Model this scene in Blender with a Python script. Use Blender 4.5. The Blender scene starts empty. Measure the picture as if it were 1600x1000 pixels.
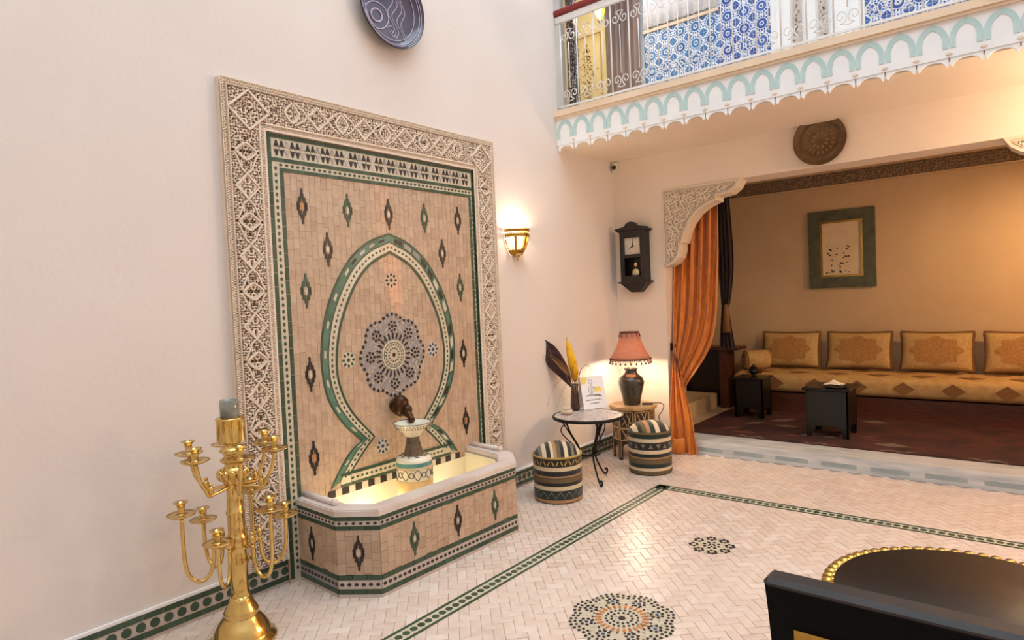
import bpy, math, random
import numpy as np
from mathutils import Vector, Matrix
random.seed(7)
PI = math.pi
sc = bpy.context.scene
COL = sc.collection

# ------------------------------------------------------------------ camera
F_PX, YAW, PITCH, ROLL = 999.2254, 0.6838, 0.0338, -0.0439
CAM = np.array([3.2892, 0.0, 1.55])
FW = np.array([-math.sin(YAW)*math.cos(PITCH), math.cos(YAW)*math.cos(PITCH), -math.sin(PITCH)])
_rt = np.array([math.cos(YAW), math.sin(YAW), 0.0])
_up = np.cross(_rt, FW)
RT = _rt*math.cos(ROLL) + _up*math.sin(ROLL)
UP = -_rt*math.sin(ROLL) + _up*math.cos(ROLL)
cam_d = bpy.data.cameras.new('camera'); cam = bpy.data.objects.new('camera', cam_d); COL.objects.link(cam)
cam_d.sensor_fit = 'HORIZONTAL'; cam_d.sensor_width = 36.0; cam_d.lens = F_PX/1600*36.0
cam_d.clip_start = 0.05
M = Matrix.Identity(4)
for i in range(3):
    M[i][0] = RT[i]; M[i][1] = UP[i]; M[i][2] = -FW[i]; M[i][3] = CAM[i]
cam.matrix_world = M
sc.camera = cam

def ray(u, v): return FW + RT*(u-800)/F_PX + UP*(500-v)/F_PX
def on(ax, val, u, v):
    d = ray(u, v); t = (val-CAM[ax])/d[ax]; p = CAM+t*d
    return Vector((float(p[0]), float(p[1]), float(p[2])))
def PX(x, u, v): return on(0, x, u, v)     # pixel on a plane x = const
def PY(y, u, v): return on(1, y, u, v)
def PZ(z, u, v): return on(2, z, u, v)
def proj(p):
    d = np.array(p)-CAM; k = d@FW
    return 800+F_PX*(d@RT)/k, 500-F_PX*(d@UP)/k, k
def hgt(x, y, v):                            # height at which a vertical line through (x, y) meets pixel row v
    lo, hi = -1.0, 6.0
    for _ in range(40):
        m = (lo+hi)/2
        if proj((x, y, m))[1] > v: lo = m
        else: hi = m
    return lo

# ------------------------------------------------------------------ view, world, daylight
vs = sc.view_settings
vs.view_transform = 'Standard'; vs.look = 'None'; vs.gamma = 1.0; vs.use_curve_mapping = False
vs.exposure = 0.0
world = bpy.data.worlds.new('sky'); sc.world = world; world.use_nodes = True
bg = world.node_tree.nodes['Background']
bg.inputs[0].default_value = (0.80, 0.88, 1.0, 1); bg.inputs[1].default_value = 0.25
def area(name, loc, rot, sx, sy, power, col):
    l = bpy.data.lights.new(name, 'AREA'); l.shape = 'RECTANGLE'; l.size = sx; l.size_y = sy
    l.energy = power; l.color = col
    o = bpy.data.objects.new(name, l); COL.objects.link(o); o.location = loc; o.rotation_euler = rot
    return o
area('skylight', (2.75, 2.0, 8.4), (0, 0, 0), 5.0, 7.2, 480, (0.755, 0.885, 1.0))   # glazed roof of the courtyard
def point(name, loc, power, col, r=0.03):
    l = bpy.data.lights.new(name, 'POINT'); l.energy = power; l.color = col; l.shadow_soft_size = r
    o = bpy.data.objects.new(name, l); COL.objects.link(o); o.location = loc
    return o
WARM = (1.0, 0.62, 0.30)

# ------------------------------------------------------------------ materials
def lin(c):
    return tuple(((x/255)/12.92 if x/255 <= 0.04045 else ((x/255+0.055)/1.055)**2.4) for x in c)
def rgba(c): return (*lin(c), 1.0)
class NT:
    def __init__(s, m): s.t = m.node_tree; s.n = s.t.nodes; s.b = s.n['Principled BSDF']
    def add(s, t, **kw):
        n = s.n.new(t)
        for k, v in kw.items(): setattr(n, k, v)
        return n
    def link(s, a, b): s.t.links.new(a, b)
MATS = {}
def mat(name, c, rough=0.6, metal=0.0, c2=None, scale=6.0, detail=4.0, bump=0.0, bscale=40.0, island=False,
        cs=None, spec=None, sheen=0.0, trans=0.0, emit=None, estr=0.0, stretch=None, coat=0.0, bdist=0.01):
    if name in MATS: return MATS[name]
    m = bpy.data.materials.new(name); m.use_nodes = True; t = NT(m); b = t.b
    b.inputs['Roughness'].default_value = rough; b.inputs['Metallic'].default_value = metal
    if spec is not None: b.inputs['Specular IOR Level'].default_value = spec
    if sheen: b.inputs['Sheen Weight'].default_value = sheen
    if trans: b.inputs['Transmission Weight'].default_value = trans
    if coat: b.inputs['Coat Weight'].default_value = coat; b.inputs['Coat Roughness'].default_value = 0.1
    if emit: b.inputs['Emission Color'].default_value = rgba(emit); b.inputs['Emission Strength'].default_value = estr
    tc = t.add('ShaderNodeTexCoord'); vec = tc.outputs['Object']
    if stretch:
        mp = t.add('ShaderNodeMapping'); mp.inputs['Scale'].default_value = stretch
        t.link(vec, mp.inputs['Vector']); vec = mp.outputs['Vector']
    col = None
    if island:
        g = t.add('ShaderNodeNewGeometry'); o = t.add('ShaderNodeObjectInfo')
        a = t.add('ShaderNodeMath', operation='ADD'); f = t.add('ShaderNodeMath', operation='FRACT')
        t.link(g.outputs['Random Per Island'], a.inputs[0]); t.link(o.outputs['Random'], a.inputs[1]); t.link(a.outputs[0], f.inputs[0])
        r = t.add('ShaderNodeValToRGB'); cc = cs or [c, c2 or c]
        els = r.color_ramp.elements
        while len(els) < len(cc): els.new(0.5)
        for i, x in enumerate(cc): els[i].position = i/(len(cc)-1); els[i].color = rgba(x)
        t.link(f.outputs[0], r.inputs[0]); col = r.outputs['Color']
    if c2 is not None and not island:
        nz = t.add('ShaderNodeTexNoise'); nz.inputs['Scale'].default_value = scale; nz.inputs['Detail'].default_value = detail
        t.link(vec, nz.inputs['Vector'])
        r = t.add('ShaderNodeValToRGB'); r.color_ramp.elements[0].position = 0.3; r.color_ramp.elements[1].position = 0.7
        r.color_ramp.elements[0].color = rgba(c); r.color_ramp.elements[1].color = rgba(c2)
        t.link(nz.outputs['Fac'], r.inputs[0]); col = r.outputs['Color']
    elif island and scale:
        nz = t.add('ShaderNodeTexNoise'); nz.inputs['Scale'].default_value = scale; nz.inputs['Detail'].default_value = 3
        t.link(vec, nz.inputs['Vector'])
        mx = t.add('ShaderNodeMix', data_type='RGBA', blend_type='OVERLAY'); mx.inputs[0].default_value = 0.25
        t.link(col, mx.inputs[6]); t.link(nz.outputs['Fac'], mx.inputs[7]); col = mx.outputs[2]
    if col is None: b.inputs['Base Color'].default_value = rgba(c)
    else: t.link(col, b.inputs['Base Color'])
    if bump:
        nb = t.add('ShaderNodeTexNoise'); nb.inputs['Scale'].default_value = bscale; nb.inputs['Detail'].default_value = 5
        t.link(vec, nb.inputs['Vector'])
        bp = t.add('ShaderNodeBump'); bp.inputs['Strength'].default_value = bump; bp.inputs['Distance'].default_value = bdist
        t.link(nb.outputs['Fac'], bp.inputs['Height']); t.link(bp.outputs['Normal'], b.inputs['Normal'])
    MATS[name] = m
    return m
mat('wall_plaster', (226, 215, 207), 0.85, c2=(222, 210, 201), scale=1.6, bump=0.12, bscale=35)
mat('plaster_lit_warm', (236, 219, 200), 0.85, c2=(231, 212, 192), scale=1.6, bump=0.12, bscale=35)  # wall_plaster's paint, made lighter and warmer to stand in for warm light
mat('white_paint', (240, 238, 236), 0.6, c2=(232, 231, 230), scale=5, bump=0.05)
mat('cream_paint', (232, 208, 180), 0.5, c2=(222, 196, 166), scale=4, bump=0.08, bscale=20)
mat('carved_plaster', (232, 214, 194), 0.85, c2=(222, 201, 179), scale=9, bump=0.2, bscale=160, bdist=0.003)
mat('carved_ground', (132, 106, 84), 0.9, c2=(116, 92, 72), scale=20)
mat('spandrel_plaster', (226, 208, 186), 0.85, c2=(218, 198, 174), scale=9, bump=0.15, bscale=120, bdist=0.003)
mat('grout', (206, 183, 164), 0.9, c2=(196, 172, 152), scale=30)
mat('panel_grout', (184, 156, 130), 0.9, c2=(176, 148, 122), scale=30)
mat('floor_tile', (226, 203, 182), 0.30, island=True, cs=[(214, 191, 174), (222, 201, 185), (226, 206, 190), (219, 197, 180), (231, 213, 199)], scale=18, bump=0.25, bscale=45, bdist=0.004)
mat('panel_tile', (203, 176, 150), 0.42, island=True, cs=[(177, 149, 124), (186, 158, 133), (193, 165, 140), (183, 155, 130), (195, 169, 145)], scale=16, bump=0.3, bscale=45, bdist=0.004)
mat('zel_green', (52, 92, 62), 0.38, island=True, cs=[(40, 62, 46), (56, 80, 60), (48, 70, 52), (62, 86, 66)], scale=25, bump=0.2, bscale=60, bdist=0.003)
mat('zel_teal', (70, 128, 106), 0.38, island=True, cs=[(48, 82, 66), (92, 128, 110), (58, 94, 76)], scale=25)
mat('zel_black', (32, 25, 26), 0.38, island=True, cs=[(24, 20, 22), (44, 32, 32), (32, 26, 30)], scale=25)
mat('zel_white', (222, 212, 192), 0.3, island=True, cs=[(188, 174, 150), (208, 197, 174), (198, 185, 161)], scale=25)
mat('zel_orange', (190, 112, 52), 0.25, island=True, cs=[(168, 92, 40), (206, 132, 70)], scale=25)
mat('zel_blue', (40, 66, 104), 0.38, island=True, cs=[(28, 44, 80), (64, 96, 136)], scale=25)
mat('zel_grey', (170, 158, 150), 0.3, island=True, cs=[(138, 132, 132), (184, 168, 158), (200, 188, 178), (150, 140, 142)], scale=25)
mat('zel_speck', (90, 80, 80), 0.3, island=True, cs=[(34, 28, 32), (200, 190, 182), (66, 54, 58), (128, 112, 108)], scale=0)
mat('tile_blue', (52, 96, 156), 0.45, island=True, cs=[(38, 84, 150), (60, 120, 168), (48, 92, 160)], scale=20)
mat('tile_navy', (46, 70, 140), 0.45, island=True, cs=[(40, 66, 140), (66, 98, 166)], scale=20)
mat('tile_white', (228, 232, 240), 0.45, c2=(216, 222, 234), scale=20)
mat('marble', (226, 212, 202), 0.3, c2=(206, 188, 176), scale=5, detail=8, bump=0.05)
mat('basin_inside', (238, 226, 196), 0.35, c2=(228, 214, 180), scale=4)
mat('grey_marble', (222, 222, 220), 0.3, c2=(178, 185, 186), scale=4, detail=8, stretch=(1, 4, 8))
mat('marble_inlay', (142, 158, 160), 0.3, c2=(178, 188, 188), scale=9)
mat('brass', (222, 192, 124), 0.16, 1.0, c2=(206, 172, 100), scale=14, bump=0.1, bscale=60, bdist=0.003)
mat('brass_pierced', (196, 148, 60), 0.28, 1.0, c2=(150, 104, 34), scale=40, bump=0.6, bscale=160, bdist=0.004)
mat('candle_glass', (150, 148, 132), 0.15, c2=(90, 88, 76), scale=14, coat=0.6)
mat('dark_wood', (34, 19, 13), 0.4, c2=(21, 12, 9), scale=8, stretch=(3, 3, 0.6), bump=0.05)
mat('brown_wood', (96, 52, 32), 0.35, c2=(70, 36, 22), scale=8, stretch=(1, 6, 6), bump=0.05)
mat('red_wood', (142, 40, 34), 0.35, c2=(116, 28, 24), scale=6, stretch=(1, 5, 5))
mat('black_iron', (22, 20, 20), 0.5, 0.6, c2=(34, 30, 28), scale=40, bump=0.2, bscale=120, bdist=0.002)
mat('white_iron', (232, 228, 224), 0.4, c2=(220, 214, 208), scale=20)
mat('arch_green', (190, 213, 209), 0.6, c2=(170, 199, 196), scale=7)
mat('clock_dial', (222, 208, 186), 0.4, c2=(206, 190, 166), scale=16)
mat('clock_ink', (20, 18, 16), 0.5)
mat('pendulum_brass', (212, 196, 156), 0.35, 0.5)
mat('gold', (196, 160, 84), 0.25, 1.0, c2=(170, 130, 60), scale=20)
mat('plate_purple', (70, 58, 84), 0.18, c2=(48, 37, 44), scale=5, coat=0.5)
mat('plate_line', (190, 176, 196), 0.25)
mat('plate_rim', (36, 26, 26), 0.3)
mat('bronze', (118, 90, 58), 0.42, 0.45, c2=(92, 68, 42), scale=18, bump=0.4, bscale=70, bdist=0.004)
mat('spout_bronze', (84, 54, 26), 0.3, 0.7, c2=(50, 30, 14), scale=22, bump=0.5, bscale=60, bdist=0.006)
mat('ceramic_cream', (234, 226, 204), 0.18, c2=(222, 212, 186), scale=9, coat=0.4)
mat('ceramic_teal', (70, 130, 124), 0.2, c2=(100, 154, 146), scale=18)
mat('ceramic_ochre', (204, 164, 104), 0.25, c2=(216, 186, 136), scale=9)
mat('ceramic_dark', (70, 60, 50), 0.3, c2=(128, 108, 86), scale=60)
mat('ceramic_black', (42, 34, 28), 0.3)
mat('lamp_vase', (58, 52, 38), 0.18, c2=(34, 32, 26), scale=16, coat=0.6, bump=0.1, bscale=30)
mat('shade_cloth', (196, 132, 104), 0.8, c2=(184, 118, 92), scale=30, bump=0.2, bscale=200, bdist=0.002)
mat('fringe', (96, 52, 38), 0.8, c2=(70, 36, 28), scale=40)
mat('bone_inlay', (206, 174, 122), 0.4, c2=(186, 150, 98), scale=14)
mat('taboret_wood', (42, 28, 20), 0.4, c2=(60, 40, 26), scale=14)
mat('mosaic_top', (196, 184, 174), 0.3, island=True, cs=[(120, 104, 96), (214, 204, 196), (180, 160, 150), (230, 222, 214), (90, 74, 70)], scale=0)
mat('fab_black', (30, 28, 26), 0.9, c2=(40, 37, 33), scale=90, bump=0.4, bscale=250, bdist=0.002, sheen=0.2)
mat('fab_green', (28, 40, 36), 0.9, c2=(38, 50, 44), scale=90, bump=0.4, bscale=250, bdist=0.002, sheen=0.2)
mat('fab_cream', (222, 202, 166), 0.9, c2=(206, 184, 148), scale=90, bump=0.4, bscale=250, bdist=0.002)
mat('fab_olive', (116, 98, 66), 0.9, c2=(96, 80, 52), scale=90, bump=0.4, bscale=250, bdist=0.002)
mat('fab_tan', (182, 140, 98), 0.9, c2=(166, 124, 84), scale=90, bump=0.4, bscale=250, bdist=0.002)
mat('fab_yellow', (186, 156, 82), 0.9, c2=(164, 134, 66), scale=90, bump=0.4, bscale=250, bdist=0.002)
mat('fab_motif', (140, 130, 108), 0.9, c2=(112, 104, 88), scale=90)
mat('satin_orange', (216, 128, 34), 0.36, c2=(192, 100, 18), scale=16, detail=6, bump=0.25, bscale=26, sheen=0.3, stretch=(1.4, 1.4, 0.8))
mat('satin_hem', (214, 176, 124), 0.6)
mat('velvet_maroon', (58, 24, 18), 0.8, c2=(42, 16, 12), scale=10, sheen=0.3)
mat('grey_curtain', (150, 128, 118), 0.8, c2=(128, 106, 98), scale=10, stretch=(6, 6, 0.5))
mat('lace', (240, 240, 244), 0.8, c2=(214, 214, 224), scale=34, detail=8)
mat('door_cream', (236, 210, 150), 0.5, c2=(226, 196, 132), scale=5)
mat('door_frame', (226, 202, 150), 0.5, c2=(214, 186, 134), scale=5)
mat('floral', (150, 112, 52), 0.6, island=True, cs=[(168, 128, 66), (204, 166, 98), (150, 116, 66)], scale=0)
mat('lantern_yellow', (240, 206, 80), 0.5, c2=(224, 182, 60), scale=20, emit=(255, 214, 90), estr=0.8)
mat('bronze_light', (142, 114, 76), 0.4, 0.45, c2=(122, 94, 60), scale=30)
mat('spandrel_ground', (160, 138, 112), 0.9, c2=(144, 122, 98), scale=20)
mat('sofa_fabric', (206, 172, 112), 0.75, c2=(186, 146, 88), scale=14, bump=0.2, bscale=120, bdist=0.003)
mat('sofa_motif', (150, 108, 62), 0.75, c2=(128, 86, 46), scale=30)
mat('cushion_field', (206, 172, 112), 0.8, c2=(188, 152, 94), scale=40, bump=0.3, bscale=120, bdist=0.003)
mat('cushion_motif', (156, 110, 58), 0.8, c2=(190, 146, 86), scale=60, detail=8)
mat('cushion_border', (128, 88, 42), 0.8, c2=(110, 72, 34), scale=60)
mat('black_paint', (14, 12, 11), 0.35, c2=(9, 8, 8), scale=20)
mat('rug', (84, 38, 30), 0.95, c2=(40, 22, 20), scale=3.5, detail=6, bump=0.6, bscale=60)
mat('rug_motif', (120, 68, 50), 0.95, c2=(86, 44, 34), scale=14)
mat('rug_dark', (40, 28, 28), 0.95, c2=(60, 36, 32), scale=14)
mat('rug_pale', (128, 108, 92), 0.95, c2=(96, 76, 64), scale=14)
mat('salon_wall', (216, 190, 152), 0.85, c2=(206, 178, 138), scale=2, bump=0.2, bscale=60)
mat('salon_step', (206, 186, 150), 0.7, c2=(190, 168, 132), scale=5)
mat('salon_floor', (206, 186, 160), 0.4, c2=(196, 174, 146), scale=5)
mat('frame_green', (96, 100, 74), 0.5, c2=(72, 78, 58), scale=14, bump=0.2, bscale=40)
mat('picture_paper', (232, 214, 178), 0.6, c2=(222, 200, 160), scale=7)
mat('leather_black', (7, 6, 6), 0.6, c2=(9, 8, 8), spec=0.1, scale=20, bump=0.15, bscale=160, bdist=0.002)
mat('leather_edge', (46, 36, 32), 0.35, c2=(34, 27, 24), scale=20)
mat('feather_brown', (72, 38, 32), 0.7, c2=(44, 22, 20), scale=30, stretch=(1, 1, 6))
mat('leaf_tan', (150, 104, 54), 0.7, c2=(112, 72, 38), scale=20)
mat('plume_yellow', (248, 204, 40), 0.8, c2=(236, 180, 20), scale=30)
mat('dry_grass', (150, 112, 86), 0.8, c2=(120, 84, 64), scale=30)
mat('vase_brown', (74, 44, 28), 0.25, c2=(50, 28, 18), scale=18, coat=0.4)
mat('jar_white', (226, 212, 192), 0.3, c2=(196, 172, 140), scale=30)
mat('card_paper', (238, 236, 240), 0.6)
mat('card_yellow', (240, 214, 110), 0.6)
mat('plastic_white', (224, 216, 206), 0.45)
mat('plastic_black', (14, 13, 14), 0.3)
mat('napkin', (240, 226, 200), 0.8)
mat('bulb', (255, 236, 200), 0.5, emit=(255, 226, 170), estr=8.0)
mat('grate_light', (255, 240, 214), 0.5, emit=(255, 232, 190), estr=10.0)

def translucent(name, c, w):
    t = NT(MATS[name]); tr = t.add('ShaderNodeBsdfTranslucent'); tr.inputs['Color'].default_value = rgba(c)
    mx = t.add('ShaderNodeMixShader'); mx.inputs[0].default_value = w; out = t.n['Material Output']
    t.link(t.b.outputs[0], mx.inputs[1]); t.link(tr.outputs[0], mx.inputs[2]); t.link(mx.outputs[0], out.inputs['Surface'])
translucent('shade_cloth', (222, 172, 142), 0.12)

# ------------------------------------------------------------------ mesh builder
ORG = {}
class MB:
    def __init__(s, T=None): s.v = []; s.f = []; s.m = []; s.sm = []; s.T = T; s.mi = 0; s.smooth = False
    def add(s, vs, fs, smooth=None):
        b = len(s.v); T = s.T
        for p in vs:
            p = Vector(p)
            s.v.append(T @ p if T is not None else p)
        smf = s.smooth if smooth is None else smooth
        for f in fs:
            s.f.append(tuple(b+i for i in f)); s.m.append(s.mi); s.sm.append(smf)
        return s
    def box(s, c, d, R=None):
        hx, hy, hz = d[0]/2, d[1]/2, d[2]/2
        vs = [Vector((x*hx, y*hy, z*hz)) for z in (-1, 1) for y in (-1, 1) for x in (-1, 1)]
        c = Vector(c)
        vs = [(R @ v if R is not None else v)+c for v in vs]
        return s.add(vs, [(0, 2, 3, 1), (4, 5, 7, 6), (0, 1, 5, 4), (2, 6, 7, 3), (0, 4, 6, 2), (1, 3, 7, 5)], False)
    def rbox(s, c, d, r=0.01, R=None):      # box with chamfered edges
        c = Vector(c); h = [d[0]/2, d[1]/2, d[2]/2]; r = min(r, min(h)*0.95)
        vs = []; idx = {}
        for sx in (-1, 1):
            for sy in (-1, 1):
                for sz in (-1, 1):
                    sg = (sx, sy, sz)
                    for a in range(3):
                        p = [sg[k]*(h[k]-(0 if k == a else r)) for k in range(3)]
                        idx[(sg, a)] = len(vs); p = Vector(p)
                        vs.append((R @ p if R is not None else p)+c)
        fs = []
        for a in range(3):
            u, w = (a+1) % 3, (a+2) % 3
            for sa in (-1, 1):
                q = []
                for su, sw in ((-1, -1), (1, -1), (1, 1), (-1, 1)):
                    sg = [0, 0, 0]; sg[a] = sa; sg[u] = su; sg[w] = sw; q.append(idx[(tuple(sg), a)])
                fs.append(tuple(q if sa > 0 else q[::-1]))
            for su in (-1, 1):
                for sw in (-1, 1):
                    q = []
                    for sa in (-1, 1):
                        sg = [0, 0, 0]; sg[a] = sa; sg[u] = su; sg[w] = sw
                        q.append((idx[(tuple(sg), u)], idx[(tuple(sg), w)]))
                    f = (q[0][0], q[1][0], q[1][1], q[0][1])
                    fs.append(f if su*sw > 0 else f[::-1])
        for sx in (-1, 1):
            for sy in (-1, 1):
                for sz in (-1, 1):
                    f = tuple(idx[((sx, sy, sz), a)] for a in range(3))
                    fs.append(f if sx*sy*sz > 0 else f[::-1])
        return s.add(vs, fs, False)
    def extr(s, poly, fr, d0, d1, back=False, inset=0.0):
        O, U, V, N = fr; n = len(poly)
        cx = sum(p[0] for p in poly)/n; cy = sum(p[1] for p in poly)/n
        lo = [O+U*a+V*b+N*d0 for a, b in poly]
        if inset:
            k = lambda a, b: (a-(a-cx)*min(0.5, inset/max(1e-6, math.hypot(a-cx, b-cy))), b-(b-cy)*min(0.5, inset/max(1e-6, math.hypot(a-cx, b-cy))))
            hi = [O+U*k(a, b)[0]+V*k(a, b)[1]+N*d1 for a, b in poly]
        else: hi = [O+U*a+V*b+N*d1 for a, b in poly]
        fs = [tuple(range(n, 2*n))]+[(i, (i+1) % n, n+(i+1) % n, n+i) for i in range(n)]
        if back: fs.append(tuple(range(n-1, -1, -1)))
        return s.add(lo+hi, fs, False)
    def strip(s, A, B, fr, d0, d1):          # raised ribbon between two polylines
        O, U, V, N = fr; n = len(A); vs = []
        for a, b in zip(A, B):
            for d in (d0, d1):
                vs.append(O+U*a[0]+V*a[1]+N*d); vs.append(O+U*b[0]+V*b[1]+N*d)
        fs = []
        for i in range(n-1):
            k = 4*i; l = k+4
            fs += [(k+2, l+2, l+3, k+3), (k, l, l+2, k+2), (k+1, k+3, l+3, l+1)]
        fs += [(0, 2, 3, 1), (4*(n-1), 4*(n-1)+1, 4*(n-1)+3, 4*(n-1)+2)]
        return s.add(vs, fs, False)
    def tube(s, pts, r, n=8, closed=False, caps=True, flat=None):
        pts = [Vector(p) for p in pts]; m = len(pts)
        rr = r if isinstance(r, (list, tuple)) else [r]*m
        vs = []; prev = None
        for i, p in enumerate(pts):
            if closed: t = pts[(i+1) % m]-pts[i-1]
            else: t = pts[min(i+1, m-1)]-pts[max(i-1, 0)]
            t = t.normalized() if t.length > 1e-9 else Vector((0, 0, 1))
            if prev is None:
                a = Vector((0, 0, 1)) if abs(t.z) < 0.9 else Vector((1, 0, 0))
                prev = (a-t*a.dot(t)).normalized()
            prev = (prev-t*prev.dot(t)); prev = prev.normalized() if prev.length > 1e-6 else t.orthogonal().normalized()
            bi = t.cross(prev)
            for k in range(n):
                a = 2*PI*k/n
                vs.append(p+(prev*math.cos(a)+bi*math.sin(a))*rr[i])
        fs = []
        for i in range(m if closed else m-1):
            j = (i+1) % m
            for k in range(n):
                l = (k+1) % n; fs.append((i*n+k, i*n+l, j*n+l, j*n+k))
        if caps and not closed: fs += [tuple(range(n-1, -1, -1)), tuple(range((m-1)*n, m*n))]
        return s.add(vs, fs, True)
    def lathe(s, prof, c, n=24, axis=None, a0=0.0, a1=2*PI, mids=None, smooth=True):
        c = Vector(c); full = abs(a1-a0-2*PI) < 1e-6; m = n if full else n+1
        if axis is None: X, Y, Z = Vector((1, 0, 0)), Vector((0, 1, 0)), Vector((0, 0, 1))
        else:
            Z = Vector(axis).normalized(); X = Z.orthogonal().normalized(); Y = Z.cross(X)
        base = []
        for r, z in prof:
            for k in range(m):
                a = a0+(a1-a0)*k/n
                base.append(c+X*(r*math.cos(a))+Y*(r*math.sin(a))+Z*z)
        b = len(s.v)
        s.add(base, [])
        for i in range(len(prof)-1):
            if mids: s.mi = mids[i]
            for k in range(n if full else n):
                l = (k+1) % m if full else k+1
                s.f.append((b+i*m+k, b+i*m+l, b+(i+1)*m+l, b+(i+1)*m+k)); s.m.append(s.mi); s.sm.append(smooth)
        return s
    def ball(s, c, r, n=12, m=8, sc3=(1, 1, 1)):
        c = Vector(c); vs = [c+Vector((0, 0, -r*sc3[2]))]
        for i in range(1, m):
            t = -PI/2+PI*i/m
            for k in range(n):
                a = 2*PI*k/n
                vs.append(c+Vector((r*math.cos(t)*math.cos(a)*sc3[0], r*math.cos(t)*math.sin(a)*sc3[1], r*math.sin(t)*sc3[2])))
        vs.append(c+Vector((0, 0, r*sc3[2]))); fs = []
        for k in range(n): fs.append((0, 1+(k+1) % n, 1+k))
        for i in range(m-2):
            for k in range(n):
                a, b = 1+i*n+k, 1+i*n+(k+1) % n
                fs.append((a, b, b+n, a+n))
        t = len(vs)-1
        for k in range(n): fs.append((t, 1+(m-2)*n+k, 1+(m-2)*n+(k+1) % n))
        return s.add(vs, fs, True)
    def surf(s, fn, nu, nv, smooth=True):    # fn(u, v) for u, v in 0..1
        vs = [fn(i/nu, j/nv) for j in range(nv+1) for i in range(nu+1)]
        w = nu+1
        return s.add(vs, [(j*w+i, j*w+i+1, (j+1)*w+i+1, (j+1)*w+i) for j in range(nv) for i in range(nu)], smooth)
    def build(s, name, mats, parent=None, thick=0.0):
        me = bpy.data.meshes.new(name)
        lo = Vector((min(v.x for v in s.v), min(v.y for v in s.v), min(v.z for v in s.v)))
        hi = Vector((max(v.x for v in s.v), max(v.y for v in s.v), max(v.z for v in s.v)))
        o0 = Vector(((lo.x+hi.x)/2, (lo.y+hi.y)/2, lo.z))
        me.from_pydata([tuple(v-o0) for v in s.v], [], s.f)
        if isinstance(mats, str): mats = [mats]
        for k in mats: me.materials.append(MATS[k])
        me.polygons.foreach_set('material_index', s.m); me.polygons.foreach_set('use_smooth', s.sm)
        me.update()
        o = bpy.data.objects.new(name, me); COL.objects.link(o)
        ORG[o.name] = o0
        if parent is not None:
            o.parent = parent; o.location = o0-ORG[parent.name]
        else: o.location = o0
        if thick:
            md = o.modifiers.new('thickness', 'SOLIDIFY'); md.thickness = thick; md.offset = 0
        return o
def tag(o, label, cat, group=None, kind=None):
    o['label'] = label; o['category'] = cat
    if group: o['group'] = group
    if kind: o['kind'] = kind
    return o
def structure(o, label, cat): return tag(o, label, cat, None, 'structure')
def thing(name, loc, label, cat, group=None):
    o = bpy.data.objects.new(name, None); COL.objects.link(o); o.location = loc; ORG[o.name] = Vector(loc)
    o.empty_display_size = 0.1
    return tag(o, label, cat, group)
def stuff(o): o['kind'] = 'stuff'; return o
def inst(name, mesh, parent, loc, rotz=0.0, rot=None):
    o = bpy.data.objects.new(name, mesh); COL.objects.link(o)
    ORG[o.name] = Vector(loc)
    o.parent = parent; o.location = Vector(loc)-ORG[parent.name]
    o.rotation_euler = rot if rot else (0, 0, rotz)
    return o
X_, Y_, Z_ = Vector((1, 0, 0)), Vector((0, 1, 0)), Vector((0, 0, 1))
def FL(x=0.0): return (Vector((x, 0, 0)), Y_, Z_, X_)          # on the left wall: (y, z), out of the wall +x
def FB(y): return (Vector((0, y, 0)), X_, Z_, -Y_)             # on a wall facing the camera: (x, z), out -y
def FF(z=0.0): return (Vector((0, 0, z)), X_, Y_, Z_)          # on a floor: (x, y), up
def ngon(cx, cy, r, n, a0=0.0, ry=None, rot=0.0):
    ry = ry or r; out = []
    for k in range(n):
        a = a0+2*PI*k/n; x, y = r*math.cos(a), ry*math.sin(a)
        out.append((cx+x*math.cos(rot)-y*math.sin(rot), cy+x*math.sin(rot)+y*math.cos(rot)))
    return out
def rect(x0, y0, x1, y1): return [(x0, y0), (x1, y0), (x1, y1), (x0, y1)]
def bez(p, n):
    out = []
    for i in range(n+1):
        t = i/n; q = [Vector(x) for x in p]
        while len(q) > 1: q = [q[k]*(1-t)+q[k+1]*t for k in range(len(q)-1)]
        out.append(q[0])
    return out
def spline(pts, n):                            # Catmull-Rom
    P = [Vector(p) for p in pts]; P = [P[0]*2-P[1]]+P+[P[-1]*2-P[-2]]; out = []
    for i in range(1, len(P)-2):
        for k in range(n):
            t = k/n; a, b, c, d = P[i-1], P[i], P[i+1], P[i+2]
            out.append(0.5*((2*b)+(c-a)*t+(2*a-5*b+4*c-d)*t*t+(3*b-a-3*c+d)*t*t*t))
    out.append(P[-2]); return out

# ------------------------------------------------------------------ the setting
D, YF, ZB, ZT = 5.755, 4.813, 2.877, 3.16
JX, JXR, ZL = 0.531, 3.9, 2.527                 # salon opening
XR, YR, ZTOP = 5.5, -2.0, 8.5
m = MB(); m.extr([(YR, 0), (D+0.3, 0), (D+0.3, ZT), (YF, ZT), (YF, ZTOP), (YR, ZTOP)], FL(-0.25), 0, 0.25, True)
wall_left = structure(m.build('wall_left', 'wall_plaster'), 'pale pink-cream plaster wall behind the mosaic fountain', 'wall')
m = MB(); m.extr([(0, 0), (JX, 0), (JX, ZL), (JXR, ZL), (JXR, 0), (XR, 0), (XR, ZB), (0, ZB)], FB(D+0.3), 0, 0.3, True)
wall_back = structure(m.build('wall_back', 'plaster_lit_warm'), 'cream plaster wall with the wide opening into the salon, tinted for warm light', 'wall')
m = MB(); m.box(((XR-1.6)/2, D+0.15, (ZT+ZTOP)/2), (XR+1.6, 0.3, ZTOP-ZT))
wall_up = structure(m.build('wall_upper', 'white_paint'), 'white gallery wall above the balcony floor', 'wall')
m = MB(); m.box((-1.7, (YF+D)/2+0.15, (ZT+ZTOP)/2), (0.2, D-YF+0.3, ZTOP-ZT))
structure(m.build('wall_gallery_end', 'white_paint'), 'end wall of the upper gallery', 'wall')
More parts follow.
